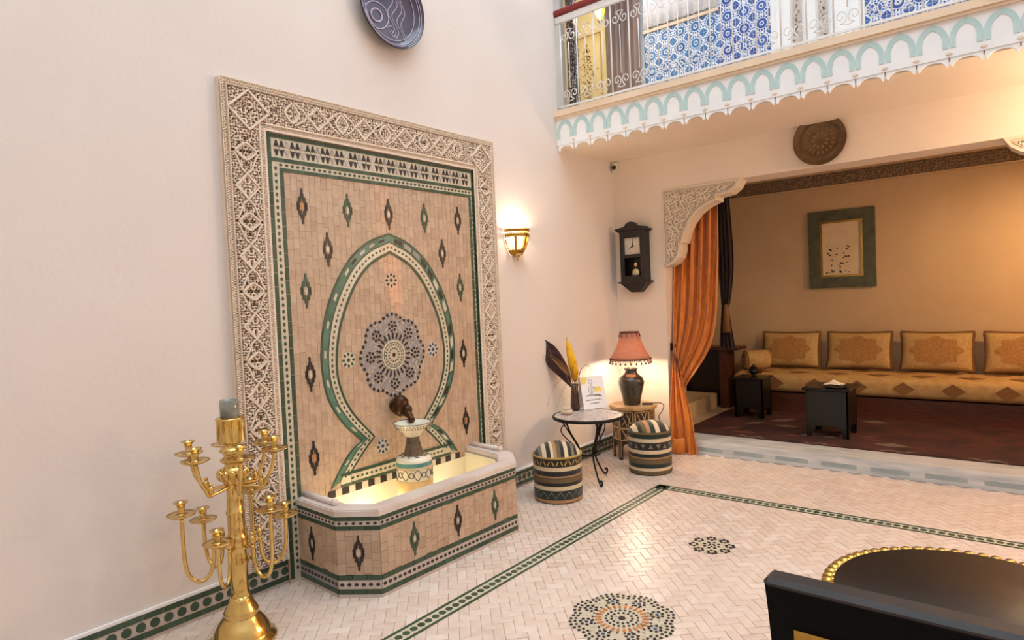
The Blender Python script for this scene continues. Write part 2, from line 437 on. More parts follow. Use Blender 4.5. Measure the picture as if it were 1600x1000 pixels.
m = MB(); m.box((XR+0.1, (YR+8.2)/2, ZTOP/2), (0.2, 8.2-YR, ZTOP))
structure(m.build('wall_right', 'wall_plaster'), 'plain cream wall opposite the fountain wall', 'wall')
m = MB(); m.box((XR/2-0.1, YR-0.1, ZTOP/2), (XR+0.3, 0.2, ZTOP))
structure(m.build('wall_front', 'wall_plaster'), 'plain cream courtyard wall facing the salon', 'wall')

# balcony slab
m = MB(); m.extr([(YF, ZB), (D, ZB), (D, ZT), (YF, ZT)], FL(-1.6), 0, XR+1.6, True)
slab = structure(m.build('ceiling', 'plaster_lit_warm'), 'balcony slab whose cream underside roofs the passage below', 'balcony')
m = MB(); m.box(((XR)/2, YF-0.012, (2.90+3.15)/2), (XR, 0.024, 0.25))
fascia = structure(m.build('trim_1', 'white_paint'), 'white balcony fascia painted with pale green arches', 'fascia')
m = MB(); m.box((XR/2, YF-0.02, 3.172), (XR, 0.075, 0.052)); m.box((XR/2, YF-0.02, 3.137), (XR, 0.05, 0.02))
m.build('ledge_moulding', 'cream_paint', fascia)
PER = 0.1713
def arch_poly():
    out = []; inn = []
    hw, w = PER*0.5-0.004, 0.030
    n = 12
    O = [(-hw, 0.0)]; I = []
    ctl_o = [(-hw, 0.0), (-hw, 0.075), (-hw*0.62, 0.135), (0, 0.162)]
    ctl_i = [(-hw+w, 0.0), (-hw+w, 0.062), (-hw*0.42, 0.105), (0, 0.128)]
    so = [tuple(p.to_2d()) for p in spline([(a, b, 0) for a, b in ctl_o], 4)]
    si = [tuple(p.to_2d()) for p in spline([(a, b, 0) for a, b in ctl_i], 4)]
    A = so+[(-x, y) for x, y in so[::-1][1:]]; B = si+[(-x, y) for x, y in si[::-1][1:]]
    return A, B
A_, B_ = arch_poly()
fr0 = (Vector((0, 0, 0)), X_, Z_, -Y_)
m = MB(); m.strip(B_, A_, fr0, 0, 0.003); amesh = m.build('painted_arch', 'arch_green')
arch_me = amesh.data; aoff = ORG['painted_arch'].copy(); bpy.data.objects.remove(amesh)
m = MB()
sp = [(-PER/2+0.004, 0.058), (-PER/2+0.004, 0.016), (-PER/2+0.013, 0.0)]
for k in range(13):
    a = PI-PI*k/12; sp.append((math.cos(a)*(PER/2-0.020), 0.006+math.sin(a)*0.036))
sp += [(PER/2-0.013, 0.0), (PER/2-0.004, 0.016), (PER/2-0.004, 0.058)]
m.extr(sp[::1], fr0, 0, 0.014, True); s_ = m.build('scallop', 'white_paint'); sc_me = s_.data; soff = ORG['scallop'].copy(); bpy.data.objects.remove(s_)
m = MB(); m.extr([(-0.018, 0), (0, -0.010), (0.018, 0), (0, 0.010)], fr0, 0, 0.006); s_ = m.build('diamond_boss', 'cream_paint'); db_me = s_.data; doff = ORG['diamond_boss'].copy(); bpy.data.objects.remove(s_)
for k in range(-0, 21):
    x = 0.128-0.04+PER*k
    inst('painted_arch', arch_me, fascia, Vector((x, YF-0.0245, 2.955))+aoff)
    inst('scallop', sc_me, fascia, Vector((x, YF-0.004, 2.845))+soff)
    inst('diamond_boss', db_me, fascia, Vector((x+PER/2, YF-0.0245, 2.922))+doff)

# ---- floor
floor_m = MB(); floor_m.box((XR/2, (YR+D)/2, -0.06), (XR, D-YR, 0.108))
floor = structure(floor_m.build('floor', 'grout'), 'courtyard floor of small beige tiles laid in herringbone', 'floor')
W = 0.052
c45 = math.cos(PI/4)
def tile_corners(cx, cy, lx, ly): return rect(cx-lx/2, cy-ly/2, cx+lx/2, cy+ly/2)
tiles = []
ex, ey = 2.0, 2.6
for r in range(-90, 90):
    for c in range(-90, 90):
        k = (c-r) % 4
        if k == 0: q = (c+1.0, r+0.5, 2, 1)
        elif k == 3: q = (c+0.5, r+1.0, 1, 2)
        else: continue
        u, v = q[0]*W, q[1]*W
        x, y = ex+(u-v)*c45, ey+(u+v)*c45
        if 0.02 < x < 5.0 and -0.3 < y < D-0.03: tiles.append((x, y, 0 if q[2] == 2 else 1))
BASIN = [(0.0, 2.0), (0.41, 1.98), (0.6, 2.115), (0.615, 3.24), (0.43, 3.43), (0.0, 3.50)]
def vis_area(t):
    x, y, o = t
    u, v, k = proj((x, y, 0))
    if k < 0.3 or not (5 < u < 1595 and v < 993): return 0
    if x < 0.62 and 1.95 < y < 3.5: return 0
    if 0.9 < x < 1.06 or math.hypot(x-1.75, y-2.62) < 0.3: return 0
    if u > 1185 and v > 890: return 0
    if 325 < u < 440 and v > 900: return 0
    return 1/k**3
order = sorted(range(len(tiles)), key=lambda i: -vis_area(tiles[i])); big = set(order[:300])
g = 0.0008
def tile_mesh(name, lx, ly, h, matn, fr=None):
    m = MB(); b = 0.0016
    lo = tile_corners(0, 0, lx, ly); hi = tile_corners(0, 0, lx-2*b, ly-2*b)
    O, U, V, N = fr or FF()
    vs = [O+U*a+V*c-N*h for a, c in lo]+[O+U*a+V*c-N*b*0.6 for a, c in lo]+[O+U*a+V*c for a, c in hi]
    m.add(vs, [(8, 9, 10, 11)]+[(i, (i+1) % 4, 4+(i+1) % 4, 4+i) for i in range(4)]+[(4+i, 4+(i+1) % 4, 8+(i+1) % 4, 8+i) for i in range(4)])
    me = bpy.data.meshes.new(name); me.from_pydata([tuple(v) for v in m.v], [], m.f); me.materials.append(MATS[matn]); return me
ft_me = tile_mesh('floor_tile', 2*W-2*g, W-2*g, 0.006, 'floor_tile')
rest = MB()
for i, (x, y, o) in enumerate(tiles):
    rz = PI/4+(PI/2 if o else 0); dz = random.uniform(-0.0009, 0.0004)
    if i in big:
        ob = inst('tile', ft_me, floor, (x, y, dz), rot=(random.uniform(-.006, .006), random.uniform(-.006, .006), rz))
    else:
        cs, sn = math.cos(rz), math.sin(rz); lx, ly = W-g, W/2-g; vs = []
        tx, ty = random.uniform(-.006, .006), random.uniform(-.006, .006)
        for (sx, sy) in ((-1, -1), (1, -1), (1, 1), (-1, 1)):
            a, b2 = sx*lx, sy*ly; vs.append((x+a*cs-b2*sn, y+a*sn+b2*cs, -0.006))
        for (sx, sy) in ((-1, -1), (1, -1), (1, 1), (-1, 1)):
            a, b2 = sx*(lx-0.0014), sy*(ly-0.0014); vs.append((x+a*cs-b2*sn, y+a*sn+b2*cs, dz+a*tx+b2*ty))
        rest.add(vs, [(4, 5, 6, 7)]+[(j, (j+1) % 4, 4+(j+1) % 4, 4+j) for j in range(4)])
stuff(rest.build('tile_field', 'floor_tile', floor))
# green border band
BX, BY, BW = 0.937, 4.671, 0.104
m = MB(); m.box((BX+BW/2, (BY-0.3)/2, -0.003), (BW, BY+0.3, 0.008)); m.box(((BX+4.9)/2, BY-BW/2, -0.003), (4.9-BX, BW, 0.008))
m.build('band_ground', 'zel_white', floor)
seg = MB(); sl = 0.085
def line_x(x0, x1, y0, y1, along):              # strip of short tiles
    n = max(1, int(((y1-y0) if along == 'y' else (x1-x0))/sl))
    for k in range(n):
        if along == 'y': a, b = y0+(y1-y0)*k/n, y0+(y1-y0)*(k+1)/n; seg.extr(rect(x0, a+g, x1, b-g), FF(), 0, 0.0028+random.uniform(0, .0006), inset=0.001)
        else: a, b = x0+(x1-x0)*k/n, x0+(x1-x0)*(k+1)/n; seg.extr(rect(a+g, y0, b-g, y1), FF(), 0, 0.0028+random.uniform(0, .0006), inset=0.001)
lw = 0.017
line_x(BX, BX+lw, -0.3, BY, 'y'); line_x(BX+BW-lw, BX+BW, -0.3, BY-BW+lw, 'y')
line_x(BX+lw, 4.9, BY-lw, BY, 'x'); line_x(BX+BW, 4.9, BY-BW, BY-BW+lw, 'x')
stuff(seg.build('band_line', 'zel_green', floor))
m = MB(); m.extr(ngon(0, 0, 0.0205, 8, PI/8), FF(), 0, 0.0032, inset=0.0015); o = m.build('x', 'zel_green'); bt_me = o.data; bpy.data.objects.remove(o)
cp = 0.0475
for k in range(0, 96):
    y = BY-BW/2-cp*(k+0.5)
    if y > 0.5: inst('border_tile', bt_me, floor, (BX+BW/2, y, 0))
for k in range(1, 62): inst('border_tile', bt_me, floor, (BX+BW/2+cp*k, BY-BW/2, 0))

# ---- rosettes (used on the floor and the fountain panel)
def chip(mb, x, y, r, fr, d0, d1, rx=None, rot=0.0, n=7):
    mb.extr(ngon(x, y, rx or r, n, random.uniform(0, 1) if rx is None else 0, r, rot), fr, d0, d1, inset=min(r, rx or r)*0.18)
def tag_ring(mb, cx, cy, R, n, r, fr, d, rx=None, a0=0.0, mi=0):
    mb.mi = mi
    for k in range(n):
        a = a0+2*PI*k/n
        chip(mb, cx+R*math.cos(a), cy+R*math.sin(a), r, fr, 0, d, rx, a)
def lobed(R, A, n, a): return R+A*abs(math.cos(n*a/2))
MEDM = ['zel_grey', 'zel_black', 'zel_white', 'zel_green', 'zel_orange', 'zel_blue']
def medallion(name, parent, cx, cy, R, fr, d, style):
    mb = MB(); nl = 8
    mb.mi = 0 if style == 'wall' else 2
    mb.extr([(cx+lobed(R*0.86, R*0.12, nl, 2*PI*k/64)*math.cos(2*PI*k/64), cy+lobed(R*0.86, R*0.12, nl, 2*PI*k/64)*math.sin(2*PI*k/64)) for k in range(64)], fr, 0, d*0.4)
    for _ in range(int(620 if R > 0.2 else 120)):                  # fine ground chips
        a = random.uniform(0, 2*PI); q = math.sqrt(random.uniform(0.12, 1))*lobed(R*0.82, R*0.12, nl, a)
        mb.mi = random.choice([0, 0, 0, 2, 2]) if style == 'wall' else 2
        chip(mb, cx+q*math.cos(a), cy+q*math.sin(a), R*0.022, fr, d*0.35, d*0.75, n=5)
    fr2 = (fr[0]+fr[3]*0.0004, fr[1], fr[2], fr[3])
    n = 44 if style == 'wall' else 52
    rows = [(0.94, 0.040)] if style == 'wall' else [(0.95, 0.034), (0.86, 0.032)]
    for (q, rr) in rows:
        mb.mi = 1
        pts = []; N = 720
        for k in range(N):
            a = 2*PI*k/N; rad = lobed(R*q-R*0.10, R*0.10, nl, a); pts.append((rad*math.cos(a), rad*math.sin(a)))
        L = [0]
        for k in range(N): p, w = pts[k], pts[(k+1) % N]; L.append(L[-1]+math.hypot(w[0]-p[0], w[1]-p[1]))
        j = 0
        for i in range(n):
            t = L[-1]*i/n
            while L[j+1] < t: j += 1
            chip(mb, cx+pts[j % N][0], cy+pts[j % N][1], R*rr, fr2, 0, d*1.3, n=7)
    for k in range(nl):                                              # rings inside the lobes
        a = 2*PI*k/nl+ (0 if style == 'wall' else 0)
        tag_ring(mb, cx+R*0.66*math.cos(a), cy+R*0.66*math.sin(a), R*0.105, 7, R*0.036, fr2, d*1.3, mi=1)
        tag_ring(mb, cx+R*0.66*math.cos(a), cy+R*0.66*math.sin(a), 0.0001, 1, R*0.04, fr2, d*1.25, mi=(1 if style == 'wall' else 5))
    if style == 'wall':
        tag_ring(mb, cx, cy, R*0.44, 24, R*0.026, fr2, d*1.3, rx=R*0.085, mi=1)
        mb.mi = 2; mb.extr(ngon(cx, cy, R*0.335, 40), fr, 0, d*1.25)
        mb.mi = 3; mb.extr(ngon(cx, cy, R*0.300, 40), fr, 0, d*1.32)
        mb.mi = 2; mb.extr(ngon(cx, cy, R*0.28, 40), fr, 0, d*1.38)
        fr3 = (fr[0]+fr[3]*d*0.5, fr[1], fr[2], fr[3])
        tag_ring(mb, cx, cy, R*0.235, 20, R*0.026, fr3, d*1.1, mi=3); tag_ring(mb, cx, cy, R*0.15, 14, R*0.026, fr3, d*1.1, mi=3)
        tag_ring(mb, cx, cy, 0.0001, 1, R*0.06, fr3, d*1.15, mi=1)
    else:
        tag_ring(mb, cx, cy, R*0.43, 26, R*0.030, fr2, d*1.3, rx=R*0.075, mi=4)
        tag_ring(mb, cx, cy, R*0.53, 26, R*0.024, fr2, d*1.3, mi=1)
        tag_ring(mb, cx, cy, R*0.29, 20, R*0.028, fr2, d*1.3, mi=1); tag_ring(mb, cx, cy, R*0.19, 13, R*0.030, fr2, d*1.3, mi=1)
        tag_ring(mb, cx, cy, 0.0001, 1, R*0.075, fr2, d*1.4, mi=1); tag_ring(mb, cx, cy, R*0.11, 8, R*0.024, fr2, d*1.3, mi=2)
    return stuff(mb.build(name, MEDM, parent))
def small_rosette(name, parent, cx, cy, R, fr, d, mi, ground=2):
    mb = MB(); mb.mi = ground; mb.extr(ngon(cx, cy, R, 24), fr, 0, d*0.4)
    fr2 = (fr[0]+fr[3]*0.0004, fr[1], fr[2], fr[3])
    tag_ring(mb, cx, cy, R*0.74, 8, R*0.20, fr2, d, rx=R*0.24, mi=mi); tag_ring(mb, cx, cy, 0.0001, 1, R*0.28, fr2, d, mi=mi)
    return mb.build(name, MEDM, parent)
medallion('floor_medallion', floor, 1.75, 2.62, 0.262, FF(), 0.0034, 'floor')
mb = MB(); cx, cy, R = 1.762, 3.695, 0.135
mb.mi = 2; mb.extr([(cx+lobed(R*0.8, R*0.13, 8, 2*PI*k/64)*math.cos(2*PI*k/64), cy+lobed(R*0.8, R*0.13, 8, 2*PI*k/64)*math.sin(2*PI*k/64)) for k in range(64)], FF(), 0, 0.0016)
for k in range(8):
    a = 2*PI*k/8+PI/8; tag_ring(mb, cx+R*0.78*math.cos(a), cy+R*0.78*math.sin(a), R*0.17, 6, R*0.082, FF(0.0004), 0.0034, mi=1)
tag_ring(mb, cx, cy, R*0.33, 8, R*0.085, FF(0.0004), 0.0034, mi=1); tag_ring(mb, cx, cy, R*0.13, 5, R*0.06, FF(0.0004), 0.0034, mi=1)
stuff(mb.build('floor_rosette', MEDM, floor))

# ---- skirting of green mosaic
def skirting(name, fr, a0, a1, label):
    m = MB(); m.extr(rect(a0, 0, a1, 0.148), fr, 0, 0.010, True)
    o = structure(m.build(name, 'zel_grey'), label, 'skirting')
    m = MB()
    for z0, z1 in ((0.018, 0.046), (0.106, 0.132)):
        n = max(1, int((a1-a0)/0.09))
        for k in range(n): m.extr(rect(a0+(a1-a0)*k/n+g, z0, a0+(a1-a0)*(k+1)/n-g, z1), fr, 0.008, 0.0135, inset=0.001)
    stuff(m.build('green_strip', 'zel_green', o))
    m = MB(); n = int((a1-a0)/0.062)
    for k in range(n): m.extr(ngon(a0+(a1-a0)*(k+0.5)/n, 0.076, 0.024, 8, PI/8), fr, 0.008, 0.0135, inset=0.0015)
    stuff(m.build('green_chip', 'zel_green', o))
    m = MB(); m.extr(rect(a0, 0.136, a1, 0.150), fr, 0, 0.014); m.build('white_cap', 'white_paint', o)
    return o
skirting('baseboard_left', FL(0), -0.5, 2.0, 'green mosaic skirting along the fountain wall beside the candelabrum')
skirting('baseboard_far', FL(0), 3.5, D-0.002, 'green mosaic skirting between the basin and the corner with the clock wall')
skirting('baseboard_back', FB(D), 0.02, JX, 'green mosaic skirting under the wall clock')

# ---- spandrel brackets of the salon opening
SPX = [(1043, 417), (1052, 412), (1060, 402), (1063, 390), (1063, 381), (1067, 379), (1070, 365), (1077, 348), (1088, 333), (1101, 322), (1114, 315), (1120, 313), (1120, 307), (1126, 305), (1140, 301), (1150, 292), (1157, 279)]
SP = []
for u, v in SPX:
    p = PY(D, u, v); SP.append((p.x, p.z))
SP[0] = (JX+0.012, SP[0][1]); SP[-1] = (SP[-1][0], ZL)
lobe = []
for i, p in enumerate(SP):
    lobe.append(p)
POLY = [(JX, ZL), (JX, SP[0][1])]+SP
def inside(poly, x, y):
    c = False; n = len(poly); j = n-1
    for i in range(n):
        xi, yi = poly[i]; xj, yj = poly[j]
        if (yi > y) != (yj > y) and x < (xj-xi)*(y-yi)/(yj-yi)+xi: c = not c
        j = i
    return c
def offset_in(poly, d):
    n = len(poly); out = []
    for i in range(n):
        p0, p1, p2 = Vector(poly[i-1]), Vector(poly[i]), Vector(poly[(i+1) % n])
        e1 = (p1-p0).normalized(); e2 = (p2-p1).normalized()
        n1 = Vector((-e1.y, e1.x)); n2 = Vector((-e2.y, e2.x))
        b = (n1+n2); b = b/max(0.35, b.length*b.length/2) if b.length > 1e-6 else n1
        out.append(tuple(p1+b*d))
    return out
def worley_holes(nu, nv, cell, seed, ratio=0.36):
    """returns f(S, T) hole depth 0..1 for arrays S, T in metres, over a jittered lattice of slanted oval holes"""
    rs = np.random.RandomState(seed); P = rs.rand(nu+3, nv+3, 4)
    def f(S, T):
        best = np.zeros_like(S); ci = np.floor(S/cell).astype(int); cj = np.floor(T/cell).astype(int)
        for di in (-1, 0, 1):
            for dj in (-1, 0, 1):
                i = np.mod(ci+di, nu); j = np.mod(cj+dj, nv); q = P[i, j]
                cx = (ci+di+0.22+0.56*q[..., 0])*cell; cy = (cj+dj+0.22+0.56*q[..., 1])*cell
                a = q[..., 2]*PI; ca, sa = np.cos(a), np.sin(a)
                dx, dy = S-cx, T-cy
                x = dx*ca+dy*sa; y = -dx*sa+dy*ca
                k = 1.0+0.8*q[..., 3]
                r = np.sqrt((x/(cell*ratio*k))**2+(y/(cell*ratio/k**0.5))**2)
                best = np.maximum(best, np.clip((1.0-r)/0.32, 0, 1))
        return best
    return f
def field_mesh(mb, fr, s0, s1, t0, t1, step, hfun, maskf=None, cut=None):
    ns = int((s1-s0)/step)+1; nt = int((t1-t0)/step)+1
    S, T = np.meshgrid(np.linspace(s0, s1, ns), np.linspace(t0, t1, nt), indexing='ij')
    Hh = hfun(S, T); O, U, V, N = fr
    base = len(mb.v); keep = None
    if maskf is not None: keep = maskf(S, T)
    for i in range(ns):
        for j in range(nt):
            mb.v.append(O+U*float(S[i, j])+V*float(T[i, j])+N*float(Hh[i, j]))
    for i in range(ns-1):
        for j in range(nt-1):
            if keep is not None and not (keep[i, j] and keep[i+1, j] and keep[i, j+1] and keep[i+1, j+1]): continue
            a = base+i*nt+j
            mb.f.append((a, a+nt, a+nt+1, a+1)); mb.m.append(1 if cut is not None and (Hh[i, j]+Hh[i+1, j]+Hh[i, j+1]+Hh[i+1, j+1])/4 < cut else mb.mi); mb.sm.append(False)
def spandrel(name, flip):
    fx = (lambda x: JX+JXR-x) if flip else (lambda x: x)
    poly = [(fx(a), b) for a, b in POLY]
    if flip: poly = poly[::-1]
    fr = FB(D+0.17)
    m = MB(); m.extr(poly, fr, 0, 0.17, True)
    o = structure(m.build(name, 'spandrel_plaster'), 'carved plaster corner bracket %s' % ('at the far jamb of the salon opening' if flip else 'above the orange curtain'), 'bracket')
    ins = offset_in(poly, 0.020)
    A = poly+[poly[0]]; B = ins+[ins[0]]
    m = MB(); m.strip(A, B, FB(D), 0.0, 0.012); m.build('edge_moulding', 'spandrel_plaster', o)
    ins2 = offset_in(poly, 0.030); ins3 = offset_in(poly, 0.036)
    m = MB(); m.strip(ins2+[ins2[0]], ins3+[ins3[0]], FB(D), 0.0, 0.010); m.build('inner_moulding', 'spandrel_plaster', o)
    xs = [p[0] for p in poly]; zs = [p[1] for p in poly]
    wf = worley_holes(40, 40, 0.030, 5, 0.34)
    m = MB()
    def mask(S, T):
        k = np.zeros(S.shape, bool)
        for i in range(S.shape[0]):
            for j in range(S.shape[1]): k[i, j] = inside(ins3, S[i, j], T[i, j])
        return k
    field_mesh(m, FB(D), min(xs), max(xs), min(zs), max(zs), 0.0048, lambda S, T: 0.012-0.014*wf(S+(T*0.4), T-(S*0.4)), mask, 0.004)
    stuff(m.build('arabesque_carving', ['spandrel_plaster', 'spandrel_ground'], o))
    return o
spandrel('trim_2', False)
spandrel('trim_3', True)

# ---- salon shell
m = MB(); m.box(((XR-1.2)/2, (D+0.05+8.3)/2, 0.055), (XR+1.2, 8.3-D-0.05, 0.13))
structure(m.build('floor_salon', 'salon_floor'), 'raised pale floor of the salon beyond the marble step', 'floor')
m = MB(); m.box((2.15, 8.3, 1.55), (6.7, 0.2, 3.1)); structure(m.build('wall_salon_back', 'salon_wall'), 'tan wall behind the salon sofa', 'wall')
m = MB(); m.box((-1.1, 7.1, 1.55), (0.2, 2.3, 3.1)); structure(m.build('wall_salon_left', 'salon_wall'), 'dim left wall of the salon by the steps', 'wall')
m = MB(); m.box((2.15, 7.2, 3.03), (6.7, 2.4, 0.14)); structure(m.build('ceiling_salon', 'salon_wall'), 'ceiling of the salon', 'ceiling')
m = MB(); m.box(((JX+JXR)/2, D+0.02, 0.062), (JXR-JX, 0.06, 0.124)); m.box(((JX+JXR)/2, D+0.16, 0.1215), (JXR-JX, 0.30, 0.007))
sill = structure(m.build('trim_4', 'grey_marble'), 'grey and white marble step at the salon opening', 'step')
for k in range(9):
    m = MB(); x0 = 0.78+0.37*k
    if x0+0.28 > JXR: break
    m.extr(rect(x0, 0.030, x0+0.27, 0.068), FB(D-0.009), 0, 0.002); m.build('marble_inlay', 'marble_inlay', sill)
wf = worley_holes(60, 8, 0.03, 9, 0.36)
m = MB(); field_mesh(m, FB(8.2), -0.9, 5.0, 2.70, 2.845, 0.010, lambda S, T: 0.024-0.018*wf(S, T))
fz = structure(m.build('trim_5', 'spandrel_ground'), 'carved grey-brown plaster frieze high on the salon wall', 'frieze')
m = MB(); m.box((2.05, 8.19, 2.86), (5.9, 0.05, 0.03)); m.box((2.05, 8.19, 2.69), (5.9, 0.04, 0.02)); m.build('frieze_moulding', 'salon_wall', fz)
m = MB(); m.box((-0.35, 7.0, 0.20), (1.3, 1.15, 0.18))
st = structure(m.build('trim_6', 'salon_step'), 'cream plaster steps rising at the left of the salon', 'steps')
m = MB(); m.box((-0.55, 7.0, 0.385), (0.9, 1.15, 0.19)); m.build('upper_step', 'salon_step', st)
#PART3
# ------------------------------------------------------------------ the wall fountain
YC = 2.762
FO = (1.673, 3.839, 2.770)                        # carved frame outer: y0, y1, top
FI = (1.925, 3.610, 2.528)                        # inner edge
fountain = thing('wall_fountain', (0.0, YC, 0.0), 'tall mosaic wall fountain with carved plaster surround and octagonal tiled basin', 'fountain')
FT = 0.05
# frame body
m = MB()
fpoly = [(FO[0], 0.15), (FI[0], 0.15), (FI[0], FI[2]), (FI[1], FI[2]), (FI[1], 0.15), (FO[1], 0.15), (FO[1], FO[2]), (FO[0], FO[2])]
m.extr(fpoly, FL(0), 0, FT-0.016, True)
frame = m.build('carved_frame', 'carved_plaster', fountain); frame['label'] = 'cream carved plaster surround'
WB = 0.243
wf = worley_holes(24, 9, 0.0145, 3, 0.37)
def strip_height(S, T, sym, miter=False):
    """S along the strip, T across 0..WB"""
    if miter: T, S = np.where(S < WB, np.minimum(T, S), T), np.where(S < WB, np.maximum(T, S), S)
    u = T/WB; h = np.full(S.shape, FT)
    fld = (u > 0.17) & (u < 0.83)
    Sm = np.abs(np.mod(S+sym, 0.374)-0.187); Tm = np.abs(T-WB*0.5)
    h = np.where(fld, FT-0.015*wf(Sm+1.0, Tm+0.003), h)
    # bead chains at the rims
    for c0, c1 in ((0.015, 0.115), (0.875, 0.955)):
        q = (u > c0) & (u < c1); w = (u-c0)/(c1-c0)
        ch = np.sin(S*2*PI/0.013+np.where(w > 0.5, PI, 0.0))*np.sin(w*2*PI)**2
        h = np.where(q, FT-0.0045+0.006*np.clip(ch*np.where(w > 0.5, 1, 1)*1.6, -0.9, 1), h)
    for c in (0.145, 0.85):
        h = np.where(np.abs(u-c) < 0.018, FT+0.004, h)
        h = np.where((np.abs(u-c) >= 0.018) & (np.abs(u-c) < 0.028), FT-0.010, h)
    return h
STEP = 0.0036
def carved_strip(name, O, U, V, s0, s1, miter=False):
    m = MB(); fr = (O, U, V, X_)
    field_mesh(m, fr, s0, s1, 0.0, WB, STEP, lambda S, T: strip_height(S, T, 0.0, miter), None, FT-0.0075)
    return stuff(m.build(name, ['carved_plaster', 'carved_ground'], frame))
# left side: across = +y from outer; along = z downward from the top
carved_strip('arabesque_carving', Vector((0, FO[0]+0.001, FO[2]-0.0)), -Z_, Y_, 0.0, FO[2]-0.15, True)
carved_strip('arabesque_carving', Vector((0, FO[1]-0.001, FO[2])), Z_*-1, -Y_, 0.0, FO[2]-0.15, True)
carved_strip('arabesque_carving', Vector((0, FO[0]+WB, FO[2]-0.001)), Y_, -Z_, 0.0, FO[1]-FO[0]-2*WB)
# lozenge mouldings on the carving
def ribbon(pts, w, closed):
    P = [Vector((a, b)) for a, b in pts]; n = len(P); A = []; B = []
    for i in range(n):
        t = (P[(i+1) % n]-P[i-1]) if closed else (P[min(i+1, n-1)]-P[max(i-1, 0)])
        t.normalize(); nn = Vector((-t.y, t.x)); A.append(tuple(P[i]-nn*w/2)); B.append(tuple(P[i]+nn*w/2))
    if closed: A.append(A[0]); B.append(B[0])
    return A, B
def lozenge(cs, ct, kind, fr, hs, ht):
    pts = []
    n = 6
    cor = [(hs, 0), (0, ht), (-hs, 0), (0, -ht)]
    for i in range(4):
        a, b = cor[i], cor[(i+1) % 4]
        for k in range(n):
            t = k/n; x, y = a[0]*(1-t)+b[0]*t, a[1]*(1-t)+b[1]*t
            bulge = math.sin(PI*t)*(0.13 if kind == 'eye' else -0.04)
            pts.append((cs+x*(1+bulge), ct+y*(1+bulge)))
    m = MB(); A, B = ribbon(pts, 0.0085, True); m.strip(A, B, fr, FT-0.006, FT+0.006)
    A, B = ribbon([(cs+(a-cs)*0.80, ct+(b-ct)*0.80) for a, b in pts], 0.004, True); m.strip(A, B, fr, FT-0.012, FT+0.001)
    return m
def lozenges(fr, items, skip_conn=False):
    for k, (s, kind, hs, ht) in enumerate(items):
        lozenge(s, WB*0.5, kind, fr, hs, ht).build('lozenge_moulding', 'carved_plaster', frame)
    for k in range(len(items)-1):                  # curling ribbons between the lozenges
        s0 = items[k][0]+items[k][2]; s1 = items[k+1][0]-items[k+1][2]
        for sg in (-1, 1):
            mid = (s0+s1)/2; a = items[k]; b = items[k+1]
            big = a if a[1] == 'sq' else b
            d = 1 if a[1] == 'sq' else -1
            sb = s0 if d > 0 else s1; se = s1 if d > 0 else s0
            pts = [tuple(p.to_2d()) for p in spline([(sb-d*0.012, WB/2-sg*0.008, 0), (sb+d*0.004, WB/2+sg*0.004, 0), (sb+d*0.020, WB/2+sg*0.026, 0), (se+d*0.010, WB/2+sg*0.052, 0), (se+d*0.032, WB/2+sg*0.066, 0)], 5)]
            A, B = ribbon(pts, 0.007, False)
            m = MB(); m.strip(A, B, fr, FT-0.006, FT+0.005); m.build('ribbon_moulding', 'carved_plaster', frame)
frL = (Vector((0, FO[0], FO[2])), -Z_, Y_, X_); frR = (Vector((0, FO[1], FO[2])), -Z_, -Y_, X_); frT = (Vector((0, FO[0], FO[2])), Y_, -Z_, X_)
side = [(0.375+0.1868*k, 'eye' if k % 2 == 0 else 'sq', 0.046 if k % 2 == 0 else 0.070, 0.058 if k % 2 == 0 else 0.066) for k in range(12)]
lozenges(frL, side); lozenges(frR, side)
span = FO[1]-FO[0]; nT = 9
top = [(0.41+(span-0.82)*k/(nT-1), 'eye' if k % 2 == 0 else 'sq', 0.046 if k % 2 == 0 else 0.072, 0.056 if k % 2 == 0 else 0.066) for k in range(nT)]
lozenges(frT, top)
for sgn, cy in ((1, FO[0]+0.150), (-1, FO[1]-0.150)):     # big diamonds over the corners
    m = MB(); pts = []
    cz = FO[2]-0.150; cor = [(0.115, 0.0), (0.0, 0.105), (-0.115, 0.0), (0.0, -0.105)]
    for i in range(4):
        a, b = cor[i], cor[(i+1) % 4]
        for k in range(5): t = k/5; pts.append((cy+a[0]*(1-t)+b[0]*t, cz+a[1]*(1-t)+b[1]*t))
    A, B = ribbon(pts, 0.011, True); m.strip(A, B, FL(0), FT-0.006, FT+0.007)
    m.build('lozenge_moulding', 'carved_plaster', frame)

# tiled panel
PD = 0.030
m = MB(); m.extr(rect(FI[0], 0, FI[1], FI[2]), FL(0), 0, PD-0.0022, True)
panel = m.build('tile_panel', 'panel_grout', fountain); panel['label'] = 'beige zellige tile panel with mosaic motifs'
TW, TH = 0.040, 0.082
y0, y1, z0, z1 = 2.022, 3.546, 0.44, 2.318
wt = []
nc = int((y1-y0)/TW)
for c in range(nc):
    zz = z0-random.uniform(0, TH)
    while zz < z1:
        h = random.choice([TH, TH, TH*0.5, TH*0.75]); a, b = max(zz, z0), min(zz+h, z1)
        if b-a > 0.012: wt.append((y0+(c+0.5)*(y1-y0)/nc, (a+b)/2, (y1-y0)/nc, b-a))
        zz += h
def hidden_on_panel(y, z):
    return (abs(math.hypot(y-YC, z-1.21)) < 0.29)
full = [i for i, t in enumerate(wt) if abs(t[3]-TH) < 1e-4 and not hidden_on_panel(t[0], t[1])]
full = sorted(full, key=lambda i: proj((PD, wt[i][0], wt[i][1]))[2])[:300]
bigw = set(full)
pt_me = tile_mesh('wall_tile', (y1-y0)/nc-0.0008, TH-0.0008, 0.006, 'panel_tile', (Vector((0, 0, 0)), Y_, Z_, X_))
m = MB()
